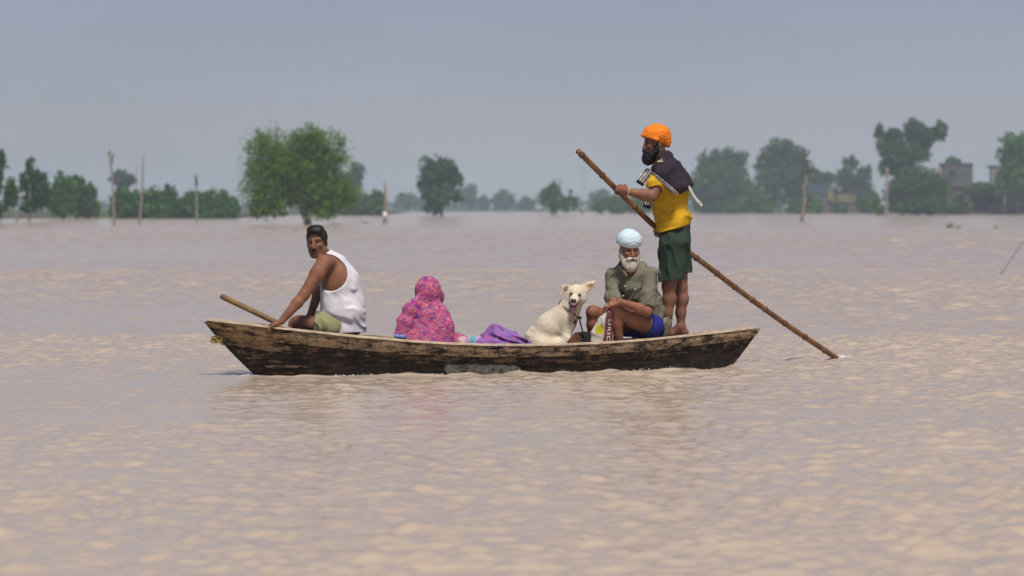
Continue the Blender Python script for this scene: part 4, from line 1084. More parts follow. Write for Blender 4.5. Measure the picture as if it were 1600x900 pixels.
    sh = sdf_mesh('shawl', S, m, body)
    V, f = box_vf((0, 0, 0), (.105, .012, .034)); c = J(625, 526, .238); c[1] -= .0
    V = np.array(V) + c; M_BORD = mat_plain('blue_border', (.16, .20, .46), .9, .35, 60, .001); B = SDF(c - .09, c + .09, .005); B.seg(c - v3((.045, 0, -.004)), c + v3((.045, 0.01, -.004)), .017, .017, .003, u=(0, 0, 1), va=.010, vb=.010); sdf_mesh('shawl_border', B, M_BORD, body)
    return body
person_shawl()

# ------------------------------------------------------------------ old man with the pale blue turban
def turban(name, parent, c, F, L, U, r, cutp, cutn, col, seed, extra=None, amp=.006, swirl=1.0):
    S = SDF(v3(c) - .20, v3(c) + .20, .0052); Rm = np.array([F, L, U]); S.ell(c, r, Rm, .01)
    if extra: extra(S)
    rr = np.random.default_rng(seed)
    def wrap(x, y, z):
        q = np.stack([x, y, z], -1) - v3(c); f = q @ F; l = q @ L; u = q @ U
        a = u + swirl * (.42 * np.abs(l) - .30 * f) + .010 * vnoise(l * 16, f * 16, u * 16, seed) ; p = (a / .026) % 1.0
        return amp * (p ** 1.5 - .4) * (.7 + .5 * vnoise(l * 12, f * 12, u * 12, seed + 3)) + .003 * vnoise(a * 60, l * 14, f * 14, seed + 1)
    S.disp(wrap); S.plane(cutp, cutn)
    return sdf_mesh(name, S, CLOTH, parent, col)
def person_old():
    Ft, Lt, Ut = frame((-.35, -.93, 0))
    pel = J(1016, 508, .94); abd = J(1008, 482, .92); che = J(992, 446, .86); upp = J(986, 424, .84); nek = J(985, 414, .82)
    hc = J(983, 391, .78); F, L, U = frame((.26, -.955, -.10))
    ls = J(1016, 431, .74); le = J(1011, 486, .60); lw = J(970, 472, .50)
    rs = J(957, 430, .92); re = J(957, 466, .80); rw = J(958, 474, .60)
    lh = J(1013, 510, .82); rh = J(1000, 512, 1.0); lk = J(961, 484, .58); rk = J(927, 489, .76); la = J(968, 560, .68); ra = J(926, 560, .80); la[2] = ra[2] = FLOOR + .08
    lo, hi = bounds([pel, hc, rk, la, ra, ls, lw, J(1042, 525, .9)], .18); lo[2] = FLOOR - .02; lo[0] -= .05
    S = SDF(lo, hi, RES)
    S.seg(pel, abd, .14, .13, .04, u=Lt, va=.11, vb=.105); S.seg(abd, che, .13, .15, .04, u=Lt, va=.105, vb=.10); S.seg(che, upp, .15, .12, .04, u=Lt, va=.10, vb=.07); S.seg(ls, rs, .05, .05, .04); S.seg(upp, nek, .07, .06, .03)
    S.chain([ls, le], [.052, .042], .03); S.chain([le, le + (lw - le) * .3, lw], [.043, .043, .029], .02); S.chain([rs, re, rw], [.052, .040, .028], .02)
    for h, k_, a_ in ((lh, lk, la), (rh, rk, ra)):
        S.chain([h, h + (k_ - h) * .5, k_], [.088, .076, .062], .03); S.ell(k_ + v3((-.008, -.02, .012)), (.05, .048, .05), None, .02); S.chain([k_, k_ + (a_ - k_) * .3, a_], [.055, .055, .036], .02); add_foot(S, a_, (-1, -.1, 0))
    add_hand(S, lw, J(949, 476, .51) - lw, (-.15, -.45, .9), (.30, .55, .5), .15, 1.0, -1, .4)
    add_hand(S, rw, J(946, 482, .54) - rw, (-.3, .3, .9), (.5, .8, .7), .1, 1.0, 1, .6)
    P = add_head(S, hc, F, L, U, 1.0, nek)
    body = sdf_mesh('person', S, SKIN, None, skin_paint((.245, .105, .062), P, 1.0, brow=(.16, .13, .11), lip=(.17, .06, .05)), loc=pel); tag(body, 'old man with pale blue turban, white beard and grey green shirt', 'person')
    add_eyes(P, body, 1.0, np.array([F, L, U])); Rm = np.array([F, L, U])
    # beard and moustache
    B = SDF(hc - .20, hc + .17, .0052)
    B.ell(P(.050, 0, -.108), (.058, .066, .062), Rm, .02); B.ell(P(.068, 0, -.138), (.036, .046, .044), Rm, .02)
    for q in (-1, 1): B.chain([P(.0, .072 * q, .008), P(.012, .070 * q, -.05), P(.045, .048 * q, -.10)], [.016, .022, .03], .02); B.chain([P(.103, .006 * q, -.056), P(.096, .028 * q, -.064), P(.078, .046 * q, -.078)], [.0125, .0135, .010], .008)
    B.ell(P(.104, 0, -.076), (.022, .024, .0085), Rm, .006, 's')
    B.disp(folds(5, .0042, .016, 6, L * 1.0 + F * .2, 1.5))
    sdf_mesh('beard', B, HAIRM, body, (.47, .43, .36))
    turban('turban', body, P(-.012, 0, .082), F, L, U, (.128, .112, .098), P(.05, 0, .040), -U * .95 - F * .30, (.50, .64, .70), 4, lambda S: S.ell(P(-.03, 0, .15), (.07, .05, .03), Rm, .03))
    # shirt
    V = SDF(lo, hi, RES)
    V.seg(J(1019, 510, .95), abd, .165, .155, .04, u=Lt, va=.135, vb=.135); V.seg(abd, che, .155, .168, .05, u=Lt, va=.135, vb=.12); V.seg(che, upp, .170, .13, .05, u=Lt, va=.12, vb=.085); V.seg(ls, rs, .056, .056, .05); V.seg(upp, nek, .09, .070, .03)
    V.chain([ls, ls + (le - ls) * .72], [.060, .064], .03); V.chain([rs, re], [.058, .054], .03); V.seg(re, re + (rw - re) * .2, .060, .056, .02)
    c0 = ls + (le - ls) * .66; c1 = ls + (le - ls) * .80
    V.seg(J(1032, 498, .92), J(1038, 520, .92), .06, .05, .05)
    V.disp(folds(31, .016, .07, 7, (.8, .2, -.45), 1.5)); V.disp(folds(33, .007, .04, 4, (.6, .1, .6), 1.4))
    V.seg(c0, c1, .069, .0705, .004)                                                         # rolled cuff
    V.seg(c1 - (c1 - c0) * .3, c1 + (c1 - c0) * .9, .050, .055, .003, 's')
    V.ell(P(.045, 0, -.175), (.06, .04, .05), Rm, .008, 's')
    V.plane(J(1020, 508, .7), v3((-.42, -.42, -.80)))
    def shc(V_):
        C = np.tile(v3((.150, .142, .105)), (len(V_), 1)); n_ = np.sin(V_[:, 0] * 40 + 3 * np.sin(V_[:, 2] * 25)) * np.sin(V_[:, 2] * 33 + V_[:, 0] * 11); C *= (1 + .10 * n_)[:, None]; return C
    sh = sdf_mesh('shirt', V, CLOTH, body, shc)
    G = SDF(hc - .28, hc + .1, .005)                                                         # collar
    for q in (-1, 1): G.chain([P(-.05, .06 * q, -.135), P(.0, .082 * q, -.150), P(.055, .060 * q, -.178), P(.085, .042 * q, -.212)], [.016, .020, .022, .012], .006, u=(0, 0, 1), va=.009, vb=.007)
    sdf_mesh('collar', G, CLOTH, sh, (.15, .145, .11))
    for px, py, d in ((976, 447, .735), (974, 462, .735), (992.5, 452, .715)):
        a, b = tube_vf([J(px, py, d - .008), J(px, py, d + .02)], .0065, 8); mesh('button', a, b, M_WHITE, sh)
    K = SDF(J(996, 462, .74) - .12, J(996, 462, .74) + .12, .005); K.seg(J(994, 452, .735), J(996, 466, .735), .055, .05, .01, u=Lt, va=.014, vb=.014); sdf_mesh('pocket', K, CLOTH, sh, (.135, .13, .10))
    # shorts
    T = SDF(lo, hi, RES)
    for h, k_, m_ in ((lh, lk, .22), (rh, rk, .30)): T.seg(h + v3((.02, 0, 0)), h + (k_ - h) * m_, .112, .104, .03)
    T.seg(pel, J(1016, 516, .94), .165, .16, .04, u=Lt, va=.14, vb=.14); T.disp(folds(41, .010, .055, 6, (.9, .3, .5), 1.5)); T.plane(lh + (lk - lh) * .09, lk - lh); T.plane((0, 0, THW_C + .002), (0, 0, -1))
    sdf_mesh('shorts', T, CLOTH, body, (.020, .022, .17))
    return body
person_old()

# ------------------------------------------------------------------ standing boatman
def person_boatman():
    DKZ = 0.278
    pel = J(1055, 374, .97); wai = J(1051, 345, .96); che = J(1046, 305, .95); upp = J(1041, 272, .94); nek = J(1033, 250, .93); hc = J(1024, 224, .91)
    F, L, U = frame((-.96, -.28, -.06), (-.04, 0, 1)); Lt = v3((.10, -1, 0))
    ls = J(1036, 272, .76); le = J(1018, 307, .68); lw = J(980, 299, .66)
    rs = J(1045, 276, 1.14); re = J(1050, 325, 1.22); rw = J(1040, 356, 1.15)
    lh = J(1051, 378, .87); rh = J(1059, 378, 1.06); lk = J(1045, 447, .86); rk = J(1063, 448, 1.05); la = J(1042, 512, .88); ra = J(1064, 512, 1.04)
    la[2] = DKZ + .075 + .012; ra[2] = DKZ + .075 + .014
    lo, hi = bounds([pel, hc, ls, lw, rs, re, la, ra, J(955, 290, .7), J(1025, 520, .9)], .17); lo[2] = DKZ - .02
    S = SDF(lo, hi, RES)
    S.seg(pel, wai, .145, .13, .04, u=Lt, va=.105, vb=.10); S.seg(wai, che, .13, .155, .04, u=Lt, va=.10, vb=.115); S.seg(che, upp, .155, .13, .05, u=Lt, va=.115, vb=.08); S.seg(ls, rs, .052, .052, .05); S.seg(upp, nek, .075, .06, .04)
    S.chain([ls, ls + (le - ls) * .4, le], [.060, .057, .047], .03); S.chain([le, le + (lw - le) * .3, lw], [.047, .049, .030], .025); S.chain([rs, re, rw], [.058, .046, .030], .03)
    for h, k_, a_, fd in ((lh, lk, la, (-1, -.1, 0)), (rh, rk, ra, (-1, .1, 0))):
        S.chain([h, h + (k_ - h) * .5, k_], [.092, .080, .060], .03)
        S.chain([k_, k_ + (a_ - k_) * .30 + v3((.012, 0, 0)), k_ + (a_ - k_) * .65, a_], [.052, .056, .042, .032], .03); add_foot(S, a_, fd, .95)
    pd = nrm(J(990, 322, pole_d(990)) - J(930, 263, pole_d(930)))
    # near hand closed round the pole
    g = J(959, 292, pole_d(959)); bk = nrm(v3((-.2, -.8, .5)))
    D_ = nrm(np.cross(pd, v3((0, 1, 0)))) * -1
    hd = nrm(g - lw); add_hand(S, lw + v3((0, -.012, .006)), hd, nrm(v3((-.25, -.70, .66))), (.85, 1.15, .9), .12, 1.05, -1, .9)
    S.seg(lw, lw + hd * .05, .030, .030, .02)
    g2 = J(1029, 359, pole_d(1029)); add_hand(S, rw, g2 - rw, (.2, -.6, .7), (.7, 1.2, .9), .0, 1.0, 1, .8)
    P = add_head(S, hc, F, L, U, 1.0, nek); Rm = np.array([F, L, U])
    body = sdf_mesh('person', S, SKIN, None, skin_paint((.20, .092, .058), P, 1.0, lip=(.10, .04, .035)), loc=(la + ra) / 2 - v3((0, 0, .08))); tag(body, 'standing boatman with orange turban, black beard and yellow shirt', 'person')
    add_eyes(P, body, 1.0, Rm)
    B = SDF(hc - .24, hc + .18, .0052)
    B.ell(P(.060, 0, -.106), (.060, .062, .058), Rm, .02); B.ell(P(.076, 0, -.134), (.052, .056, .052), Rm, .02)
    for q in (-1, 1): B.chain([P(.004, .072 * q, .0), P(.012, .070 * q, -.045), P(.05, .05 * q, -.09)], [.010, .017, .030], .02); B.chain([P(.106, .006 * q, -.056), P(.098, .028 * q, -.062), P(.08, .046 * q, -.078)], [.0135, .0145, .012], .01)
    B.disp(folds(6, .0036, .018, 6, None, 1.5)); sdf_mesh('beard', B, HAIRM, body, (.0075, .0065, .0075))
    turban('turban', body, P(-.016, 0, .072), F, L, U, (.124, .108, .098), P(.04, 0, .030), -U * .90 + F * .42, (.72, .20, .018), 8, lambda S: (S.ell(P(-.088, 0, .02), (.05, .075, .08), Rm, .03), S.seg(P(.095, 0, .06), P(.03, .09, .02), .03, .028, .02), S.seg(P(.095, 0, .06), P(.03, -.09, .02), .03, .028, .02)), .007, -1.0)
    # shirt
    V = SDF(lo, hi, RES)
    V.seg(J(1053, 357, .96), wai, .158, .152, .04, u=Lt, va=.130, vb=.138); V.seg(wai, che, .152, .170, .05, u=Lt, va=.142, vb=.148); V.seg(che, upp, .168, .14, .05, u=Lt, va=.138, vb=.10); V.seg(ls, rs, .064, .064, .05); V.seg(upp, nek, .09, .075, .03)
    V.chain([ls, ls + (le - ls) * .45], [.074, .074], .03); V.chain([rs, rs + (re - rs) * .5], [.072, .072], .03)
    V.disp(folds(51, .013, .075, 6, (-.35, .1, 1.0), 1.5)); V.disp(folds(53, .008, .04, 4, (-.4, .1, .9), 1.4))
    V.seg(ls + (le - ls) * .52, ls + (le - ls) * 1.3, .064, .064, .003, 's'); V.seg(rs + (re - rs) * .55, re + (re - rs) * .3, .064, .064, .003, 's')
    V.plane(J(1053, 357.5, .96), v3((.27, 0, -1)))
    V.ell(P(.03, 0, -.155), (.08, .07, .05), Rm, .01, 's')
    sh = sdf_mesh('shirt', V, CLOTH, body, (.54, .315, .014))
    # shorts
    T = SDF(lo, hi, RES); T.seg(J(1054, 352, .965), pel, .150, .155, .04, u=Lt, va=.128, vb=.135)
    T.seg(lh, J(1048, 446, .86), .120, .110, .04, u=(1, 0, 0), va=.10, vb=.10); T.seg(rh, J(1064, 440, 1.05), .108, .098, .04, u=(1, 0, 0), va=.10, vb=.10)
    T.disp(folds(61, .011, .08, 6, (1, .3, .25), 1.5))
    X, Y, Z = T.win(T.lo, T.lo + T.n * T.res)[1]
    zl = J(1048, 438.5, .86)[2]; zr = J(1066, 426, 1.05)[2]; ym = D0 + .955
    T.f = np.maximum(T.f, np.where(Y < ym, zl + .12 * (X - J(1048, 440, .9)[0]), zr) - Z).astype(np.float32)
    T.seg(J(1047, 440, .86), J(1046, 452, .86), .085, .085, .004, 's')
    sdf_mesh('shorts', T, CLOTH, body, (.028, .045, .034))
    # jacket slung over the shoulders
    K = SDF(lo, hi, .005)
    K.seg(J(1037, 268, .74), J(1046, 268, 1.16), .082, .080, .05); K.seg(J(1036, 252, .92), J(1046, 272, .92), .095, .13, .05, u=Lt, va=.085, vb=.11)
    K.seg(J(1046, 268, .92), J(1062, 292, .92), .195, .20, .05, u=Lt, va=.105, vb=.095); K.chain([J(1035, 272, .71), J(1050, 292, .71)], [.078, .07], .04); K.chain([J(1034, 246, .88), J(1042, 244, .94)], [.062, .05], .03); K.seg(J(1068, 282, .86), J(1079, 293, .86), .05, .025, .04)
    K.disp(folds(71, .014, .09, 6, (1, .2, -.4), 1.5)); K.disp(folds(73, .004, .04, 4, (.9, .3, -.3), 1.4))
    p0 = J(1012, 269, .7); p1 = J(1058, 307, .7); e_ = nrm(p1 - p0); nb = nrm(np.cross(e_, v3((0, 1, 0)))); nb = nb if nb[2] < 0 else -nb
    K.plane(p0, nb); K.plane(J(1056, 308, .8), v3((.62, 0, -1)))
    K.ell(P(.02, 0, -.135), (.10, .085, .055), Rm, .012, 's'); K.plane(J(1014, 258, .9), v3((-1, 0, .35)))
    def kc(V_):
        C = np.tile(v3((.030, .022, .033)), (len(V_), 1)); dd = -((V_ - p0) @ nb)
        for a0, a1 in ((.004, .013), (.021, .030)): C[(dd > a0) & (dd < a1) & (V_[:, 1] < D0 + .93)] = (.62, .60, .60)
        return C
    jk = sdf_mesh('jacket', K, CLOTH, body, kc)
    LOGO = mat_plain('printed_emblem', (.60, .45, .32), .8, .1, 40)
    # three slanting bars in a triangle, lying on the cloth of the shoulder
    from mathutils.bvhtree import BVHTree
    me = jk.data; ob = np.array(origin(jk)); bv = BVHTree.FromPolygons([tuple(v.co) for v in me.vertices], [tuple(p.vertices) for p in me.polygons])
    def on(px, py, lift=.008):
        o0 = W(px, py, 20.0); d_ = nrm(W(px, py, 30.0) - o0); hit = bv.ray_cast(Vector(o0 - ob), Vector(d_)); h_ = np.array(hit[0]) + ob if hit[0] is not None else W(px, py, D0 + .72); return h_ - d_ * lift
    for q in ([(1026.0, 253), (1029.2, 252.9), (1030.4, 250.6), (1028.6, 251.0)], [(1030, 253), (1032.6, 252.9), (1033.0, 247.4), (1031.0, 249.8)], [(1033.3, 252.9), (1035.6, 252.7), (1035.2, 249.5), (1033.8, 246.6)]):
        mesh('emblem_bar', [on(a, b) for a, b in q], [(0, 1, 2, 3)], LOGO, jk)
    M_CORD = mat_plain('white_cord', (.70, .69, .66), .8, .1, 60)
    for off in (0, 1.6):
        c_ = spline([J(1068 + off, 283, .78), J(1076 + off, 293, .775), J(1085 + off * 1.2, 309, .79), J(1093 + off * 2.2, 319.5 - off * .6, .80)], 12); a, b = tube_vf(c_, .0055, 6); mesh('drawstring', a, b, M_CORD, jk, smooth=True)
    a, b = tube_vf([J(1094, 320, .80), J(1097, 321.5, .80)], .009, 8); mesh('cord_tip', a, b, M_CORD, jk)
    # sleeve ends hanging in front
    for pts, lean in (([(1014, 268, .90), (1006, 277, .90), (999, 288, .90)], (.8, 0, .55)), ([(1016, 300, 1.0), (1014, 312, 1.0), (1010, 325, 1.0)], (.95, 0, .2))):
        Q = SDF(*bounds([J(*p) for p in pts], .08), .0048); PP = [J(*p) for p in pts]
        for i in range(2): Q.seg(PP[i], PP[i + 1], .036, .037, .01, u=lean, va=.020, vb=.020)
        Q.plane(PP[2], PP[2] - PP[1]); ax = nrm(PP[2] - PP[0]); sd = nrm(np.cross(ax, v3((0, 1, 0))))
        def qc(V_, PP=PP, ax=ax, sd=sd):
            C = np.tile(v3((.018, .015, .02)), (len(V_), 1)); u_ = (V_ - PP[2]) @ sd; t_ = (PP[2] - V_) @ ax
            C[(t_ > .026) & (np.abs(np.mod(u_ + .006, .022) - .011) < .0058)] = (.66, .64, .64); return C
        sdf_mesh('sleeve', Q, CLOTH, jk, qc)
    # steel bangle
    ax = nrm(lw - le); a1 = nrm(np.cross(ax, (0, 1, 0))); a2 = np.cross(ax, a1)
    M_ST = mat_plain('brass', (.62, .47, .25), .35, .1, 40); a, b = ring_vf(lw - ax * .01, .037, .0045, a1, a2, 20, 6); mesh('bangle', a, b, M_ST, body, smooth=True)
    # yellow collar edge
    return body
person_boatman()
# ------------------------------------------------------------------ dog
def dog():
    FUR = mat_attr('cream_fur', .9, .10, 70, .004, .1)
    g = FLOOR
    hip = J(843, 532, .74); mid = J(862, 512, .71); sho = J(879, 496, .68); nk = J(890, 480, .66); hc = J(900, 461, .62)
    F, L, U = frame((-.14, -.95, -.22), (.14, 0, 1)); P = lambda x, y, z: hc + x * F + y * L + z * U; Rm = np.array([F, L, U])
    lo, hi = bounds([hip, hc, J(820, 540, .7), J(930, 440, .6)], .16); lo[2] = g - .01; lo[0] -= .1
    S = SDF(lo, hi, .0052)
    S.chain([hip, mid, sho], [.125, .128, .105], .05); S.ell(J(886, 500, .66), (.085, .09, .105), None, .04); S.chain([sho, nk], [.10, .088], .04); S.seg(nk, hc, .088, .075, .04)
    for q, dd in ((-1, .60), (1, .80)):
        a = J(885, 506, dd + .04 * (q < 0)); b = J(884, 532, dd); c = J(887, 555, dd); c[2] = g + .035
        S.chain([a, b, c], [.060, .042, .031], .03); S.seg(c, c + v3((.05, -.01, -.008)), .033, .029, .015)
        th = J(850, 540, .74 + q * .11); kn = J(874, 540, .74 + q * .14); ho = J(846, 560, .74 + q * .13); ho[2] = g + .05; ft = ho + v3((.17, 0, -.018))
        S.ell(th, (.12, .065, .105), None, .04); S.seg(th, kn, .085, .055, .03); S.seg(kn, ho, .045, .032, .03); S.seg(ho, ft, .030, .034, .02)
    bt = J(836, 556, .74); bt[2] = g + .085; S.seg(hip, bt, .12, .085, .04); S.chain([bt + v3((-.05, 0, -.03)), bt + v3((-.14, -.02, -.045)), bt + v3((-.2, .06, -.05))], [.035, .030, .018], .02)
    # head
    S.ell(P(-.012, 0, .024), (.078, .072, .063), Rm, .03)
    for q in (-1, 1): S.ell(P(.0, .050 * q, -.024), (.052, .042, .048), Rm, .03)
    S.seg(P(.03, 0, -.002), P(.140, 0, -.026), .050, .029, .02, u=L, va=.046, vb=.026)        # upper muzzle
    S.seg(P(.02, 0, -.066), P(.098, 0, -.112), .042, .022, .015, u=L, va=.022, vb=.012)        # lower jaw, open
    S.seg(P(.140, 0, -.080), P(.040, 0, -.058), .036, .030, .004, 's', u=L, va=.026, vb=.010)
    for q in (-1, 1): S.ell(P(.076, .036 * q, .026), (.012, .013, .010), Rm, .008, 's')
    # ears: picture right one sticks out, picture left one folds down (L is picture right)
    e0 = J(912, 452, .64); e1 = J(929, 440.5, .63); S.chain([e0, (e0 + e1) / 2 + v3((0, 0, .0)), e1], [.044, .040, .010], .012, u=v3((.45, 0, .9)), va=.014, vb=.007)
    S.ell((e0 + e1) / 2 + v3((.012, -.020, -.008)), (.040, .012, .018), np.array([nrm(e1 - e0), v3((0, 1, 0)), nrm(np.cross(e1 - e0, (0, 1, 0)))]), .006, 's')
    f0 = J(888, 449.5, .64); f1 = J(879.5, 450.5, .62); f2 = J(875.5, 461.5, .59); S.chain([f0, f1, f2], [.036, .040, .010], .010, u=(.2, -.6, .6), va=.012, vb=.009)
    S.disp(folds(91, .0006, .018, 6, (.7, .2, .7), 1.3)); S.disp(folds(92, .002, .07, 6, (.3, .2, .9), 1.3))
    nose = P(.148, 0, -.016)
    def fc(V):
        C = np.tile(v3((.60, .53, .41)), (len(V), 1)); t = np.sin(V[:, 0] * 19 + 2) * np.sin(V[:, 2] * 17 + V[:, 0] * 8); C = C * (1 + .06 * t[:, None]) * v3((1, 1, 1)); m = np.clip(t, 0, 1)[:, None] * .35; C = C * (1 - m) + v3((.52, .38, .20)) * m
        w_ = near(V, P(.14, 0, -.02), .05) * .6; C = C * (1 - w_) + v3((.64, .58, .49)) * w_
        m = near(V, (e0 + e1) / 2 + v3((.012, -.022, -.006)), .022); C = C * (1 - m) + v3((.36, .19, .085)) * m
        m = near(V, P(.10, 0, -.078), .030) ; C = C * (1 - m) + v3((.06, .03, .03)) * m
        for q in (-1, 1):
            m = near(V, P(.075, .038 * q, .024), .014); C = C * (1 - m) + v3((.05, .035, .025)) * m
            m = near(V, P(.075, .036 * q, -.055), .013) ; C = C * (1 - m) + v3((.05, .025, .025)) * m
        return C
    d = sdf_mesh('dog', S, FUR, None, fc, loc=(hip[0], hip[1], g)); tag(d, 'cream white dog sitting in the boat with its tongue out', 'dog')
    M_BLK = mat_plain('black_wet', (.012, .011, .012), .35, .1, 60, .001, .5)
    B = SDF(nose - .05, nose + .05, .004); B.ell(P(.155, 0, -.010), (.020, .026, .019), Rm, .006); sdf_mesh('nose', B, M_BLK, d)
    for q in (-1, 1):
        B = SDF(P(.07, .038 * q, .024) - .03, P(.07, .038 * q, .024) + .03, .0032); B.ell(P(.070, .038 * q, .024), (.0115, .0120, .009), Rm, .002); sdf_mesh('eye', B, M_BLK, d)
    M_TON = mat_plain('tongue', (.42, .16, .24), .4, .1, 40, .001, .5); B = SDF(P(.09, 0, -.085) - .09, P(.09, 0, -.085) + .09, .004); B.chain([P(.05, 0, -.074), P(.105, 0, -.090), P(.128, -.006, -.126)], [.024, .026, .017], .008, u=L, va=.011, vb=.008); sdf_mesh('tongue', B, M_TON, d)
    # collar, knots and leash
    ax = nrm(hc - sho); a1 = nrm(np.cross(ax, (0, 1, 0))); a2 = np.cross(ax, a1); cc = J(891, 486, .665); M_COL = mat_plain('olive_strap', (.16, .15, .06), .8, .2, 40)
    R_ = nrm(v3((.75, -.25, -.62))); S_ = v3((.05, -.97, .15)); pts = [cc + .110 * math.cos(t) * nrm(v3((.80, 0, -.55))) + .108 * math.sin(t) * v3((0, -1, 0)) for t in np.linspace(0, 6.283, 29)]
    a, b = tube_vf(pts, .009, 6, False); mesh('collar', a, b, M_COL, d, smooth=True)
    kn = []
    for i, (px, py) in enumerate(((905, 494), (902, 498), (899, 501), (897, 505), (900, 503), (903, 496), (908, 495))): kn.append(J(px, py, .535 + .01 * (i % 2)))
    a, b = tube_vf(spline(kn, 24), .009, 6); mesh('collar_knot', a, b, M_BLK, d, smooth=True)
    ls = spline([J(904, 494, .53), J(907, 505, .525), J(911, 520, .52), J(916, 534, .53), J(919, 552, .56)], 16); a, b = tube_vf(ls, .0065, 6); o = mesh('leash', a, b, M_BLK, loc=ls[0], smooth=True); tag(o, 'black cord leash hanging from the dog collar', 'leash')
dog()

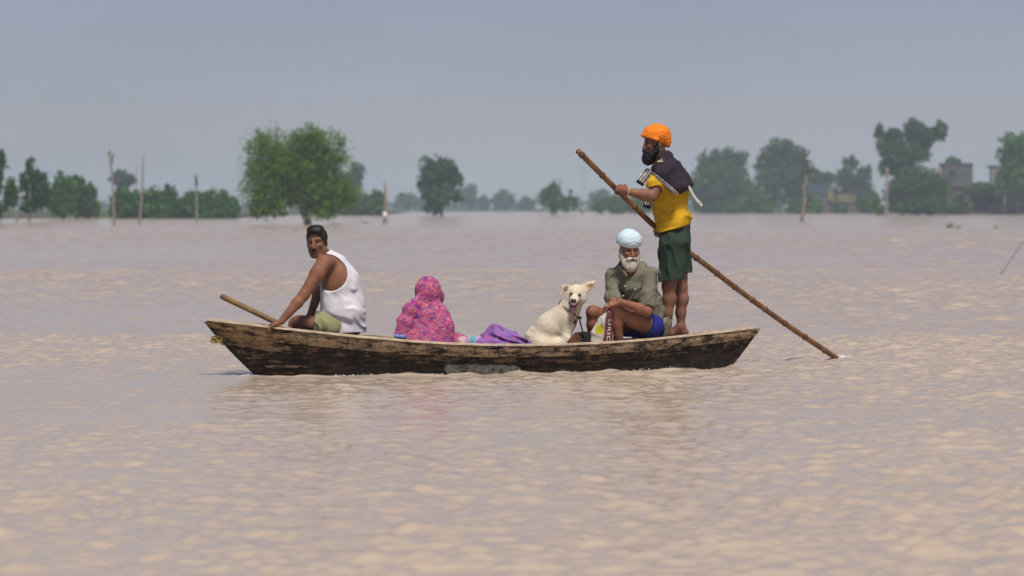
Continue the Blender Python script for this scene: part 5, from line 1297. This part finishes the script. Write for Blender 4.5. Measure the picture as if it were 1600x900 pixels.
# ------------------------------------------------------------------ loads in the boat
def loads():
    M_PUR, nt, b = newmat('purple_printed_cloth'); vec = coords(nt); n1 = noise(nt, vec, 26, 4, .6); n2 = noise(nt, coords(nt, (1, 1, 2.2)), 9, 4)
    c = mixc(nt, n2, (.15, .06, .27), (.27, .14, .40)); c = mixc(nt, ramp(nt, n1, [(.56, 0), (.62, 1)]), c, (.42, .02, .10)); c = mixc(nt, ramp(nt, n2, [(.56, 0), (.6, .6)]), c, (.05, .025, .09))
    nt.links.new(c, b.inputs['Base Color']); b.inputs['Roughness'].default_value = .8
    S = SDF(J(715, 505, .3), J(830, 505, .95) + .05, .0055); S = SDF((J(712, 500, .3)[0], D0 + .30, FLOOR - .01), (J(832, 500, .3)[0], D0 + .98, J(712, 500, .3)[2] + .03), .0055)
    S.ell(J(782, 545, .60), (.20, .18, .12), None, .05); S.chain([J(756, 530, .55), J(774, 519, .58), J(800, 527, .62)], [.05, .052, .06], .05); S.chain([J(800, 532, .5), J(822, 541, .58)], [.06, .05], .05); S.chain([J(750, 538, .5), J(775, 536, .46)], [.05, .045], .03)
    S.ell(J(782, 565, .62), (.22, .2, .14), None, .06); S.disp(folds(101, .014, .10, 6, (.5, .3, 1), 1.6)); S.disp(folds(103, .006, .045, 5, (.7, .1, .9), 1.5)); S.plane((0, 0, FLOOR + .004), (0, 0, -1))
    o = sdf_mesh('cloth_bundle', S, M_PUR, loc=J(782, 560, .6)); tag(o, 'crumpled purple printed cloth heaped beside the dog', 'cloth')
    # small rolled bag with turquoise band
    c0 = J(722, 533, .50); c1 = J(752, 532, .54); S = SDF(*bounds([c0, c1], .10), .005); S.seg(c0, c1, .034, .040, .02); low = v3((0, 0, -.06)); S.seg(c0 + low, c1 + low, .045, .05, .04); S.disp(folds(105, .004, .03, 5, (1, 0, .2), 1.4))
    lx = J(735, 530, .52)[0]
    def rc(V):
        C = np.tile(v3((.36, .25, .40)), (len(V), 1)); C[V[:, 0] < J(727, 530, .5)[0]] = (.50, .36, .34); C[(V[:, 0] > lx) & (V[:, 0] < lx + .042)] = (.07, .34, .36); return C
    root = sdf_mesh('cloth_roll', S, CLOTH, None, rc, loc=c0); tag(root, 'small mauve cloth roll with a turquoise band by the shawled woman', 'cloth roll')
    # dark bundle by the leash
    S = SDF(*bounds([J(885, 520, .5), J(925, 560, .75)], .10), .0055); S.ell(J(913, 532, .60), (.065, .08, .075), None, .03); S.ell(J(910, 545, .60), (.09, .09, .08), None, .04); S.chain([J(889, 532, .58), J(902, 527, .6)], [.022, .040], .03); S.chain([J(888, 545, .58), J(900, 545, .6)], [.05, .06], .03)
    S.disp(folds(111, .007, .06, 6, None, 1.5)); S.plane((0, 0, FLOOR + .004), (0, 0, -1)); xb = J(907, 530, .6)[0]
    o = sdf_mesh('cloth_bundle', S, CLOTH, None, lambda V: np.where((V[:, 0] + .25 * (V[:, 2] - .3) < xb)[:, None], v3((.10, .040, .024)), v3((.014, .012, .014))), loc=J(906, 560, .6)); tag(o, 'small dark brown and black bundle under the leash', 'bundle')
    # printed sack held by the old man
    top = J(951, 487, .53); bot = J(941, 560, .62); bot[2] = FLOOR + .02; S = SDF(*bounds([top, bot], .17), .0048); u = nrm(v3((1, .12, 0)))
    S.chain([top, J(946, 503, .55), J(940.5, 522, .57), J(940, 545, .58), bot], [.018, .062, .096, .100, .088], .02, u=u, va=.04, vb=.045); S.seg(top, top + v3((-.012, 0, .045)), .016, .02, .01)
    S.disp(folds(121, .006, .06, 6, (1, .2, .3), 1.5)); S.plane((0, 0, FLOOR + .005), (0, 0, -1))
    def px_of(V):
        return 800 + V[:, 0] / V[:, 1] * F_PX, 324 - (V[:, 2] - CAM_H) / V[:, 1] * F_PX
    xa = J(944, 530, .52)[0]; za = J(0, 508, .52)[2]; zb = J(0, 522, .52)[2]; slope = (J(949, 490, .52)[0] - J(944, 535, .52)[0]) / (J(0, 490, .52)[2] - J(0, 535, .52)[2]); zr = J(0, 535, .52)[2]; xr_ = J(944, 535, .52)[0]
    def sc(V):
        C = np.tile(v3((.60, .57, .50)), (len(V), 1)); e_ = xr_ + slope * (V[:, 2] - zr)
        C *= (1 + .12 * np.sin(V[:, 2] * 120 + 9 * np.sin(V[:, 0] * 60)))[:, None]
        ye = (V[:, 0] < e_ - .018) & (V[:, 0] > e_ - .085) & (V[:, 2] < za) & (V[:, 2] > zb); C[ye] = (.50, .44, .015)
        C[V[:, 0] > e_] = (.16, .035, .048); C[(V[:, 0] > e_ - .012) & (V[:, 0] < e_)] = (.16, .11, .12); C[V[:, 0] > e_ + .070] = (.58, .52, .46); return C
    PL = mat_attr('woven_plastic', .5, .06, 40, .002, .4); sk = sdf_mesh('printed_sack', S, PL, None, sc, loc=bot); tag(sk, 'white and yellow printed sack with maroon lettered strip between the knees', 'sack')
    from mathutils.bvhtree import BVHTree
    me = sk.data; ob = np.array(origin(sk)); bv = BVHTree.FromPolygons([tuple(v.co) for v in me.vertices], [tuple(p.vertices) for p in me.polygons])
    cu = bpy.data.curves.new('lettering', 'FONT'); cu.body = 'URIC'; cu.size = 1.0; cu.space_character = 1.15; cu.offset = .012
    to = bpy.data.objects.new('lettering', cu); COL.objects.link(to); dg = bpy.context.evaluated_depsgraph_get(); tm = bpy.data.meshes.new_from_object(to.evaluated_get(dg)); bpy.data.objects.remove(to)
    vs = np.array([tuple(v.co) for v in tm.vertices]); x0, x1 = vs[:, 0].min(), vs[:, 0].max(); y0, y1 = vs[:, 1].min(), vs[:, 1].max()
    a0 = v3((950.5, 499)); a1 = v3((948.6, 533.5)); wd = v3((5.6, .4)); ow = []
    for v in vs:
        t = (v[0] - x0) / (x1 - x0); h_ = (v[1] - y0) / (y1 - y0); q = a0 + (a1 - a0) * t + wd * h_ * (.72 + .34 * t) - v3((1.2, 0)) * t
        o0 = W(q[0], q[1], 20.0); d_ = nrm(W(q[0], q[1], 30.0) - o0); hit = bv.ray_cast(Vector(o0 - ob), Vector(d_)); h3 = (np.array(hit[0]) + ob) if hit[0] is not None else W(q[0], q[1], D0 + .5); ow.append(h3 - d_ * .004)
    mesh('lettering', ow, [tuple(p.vertices) for p in tm.polygons], mat_plain('white_print', (.68, .66, .62), .6, .05, 40), sk)
loads()
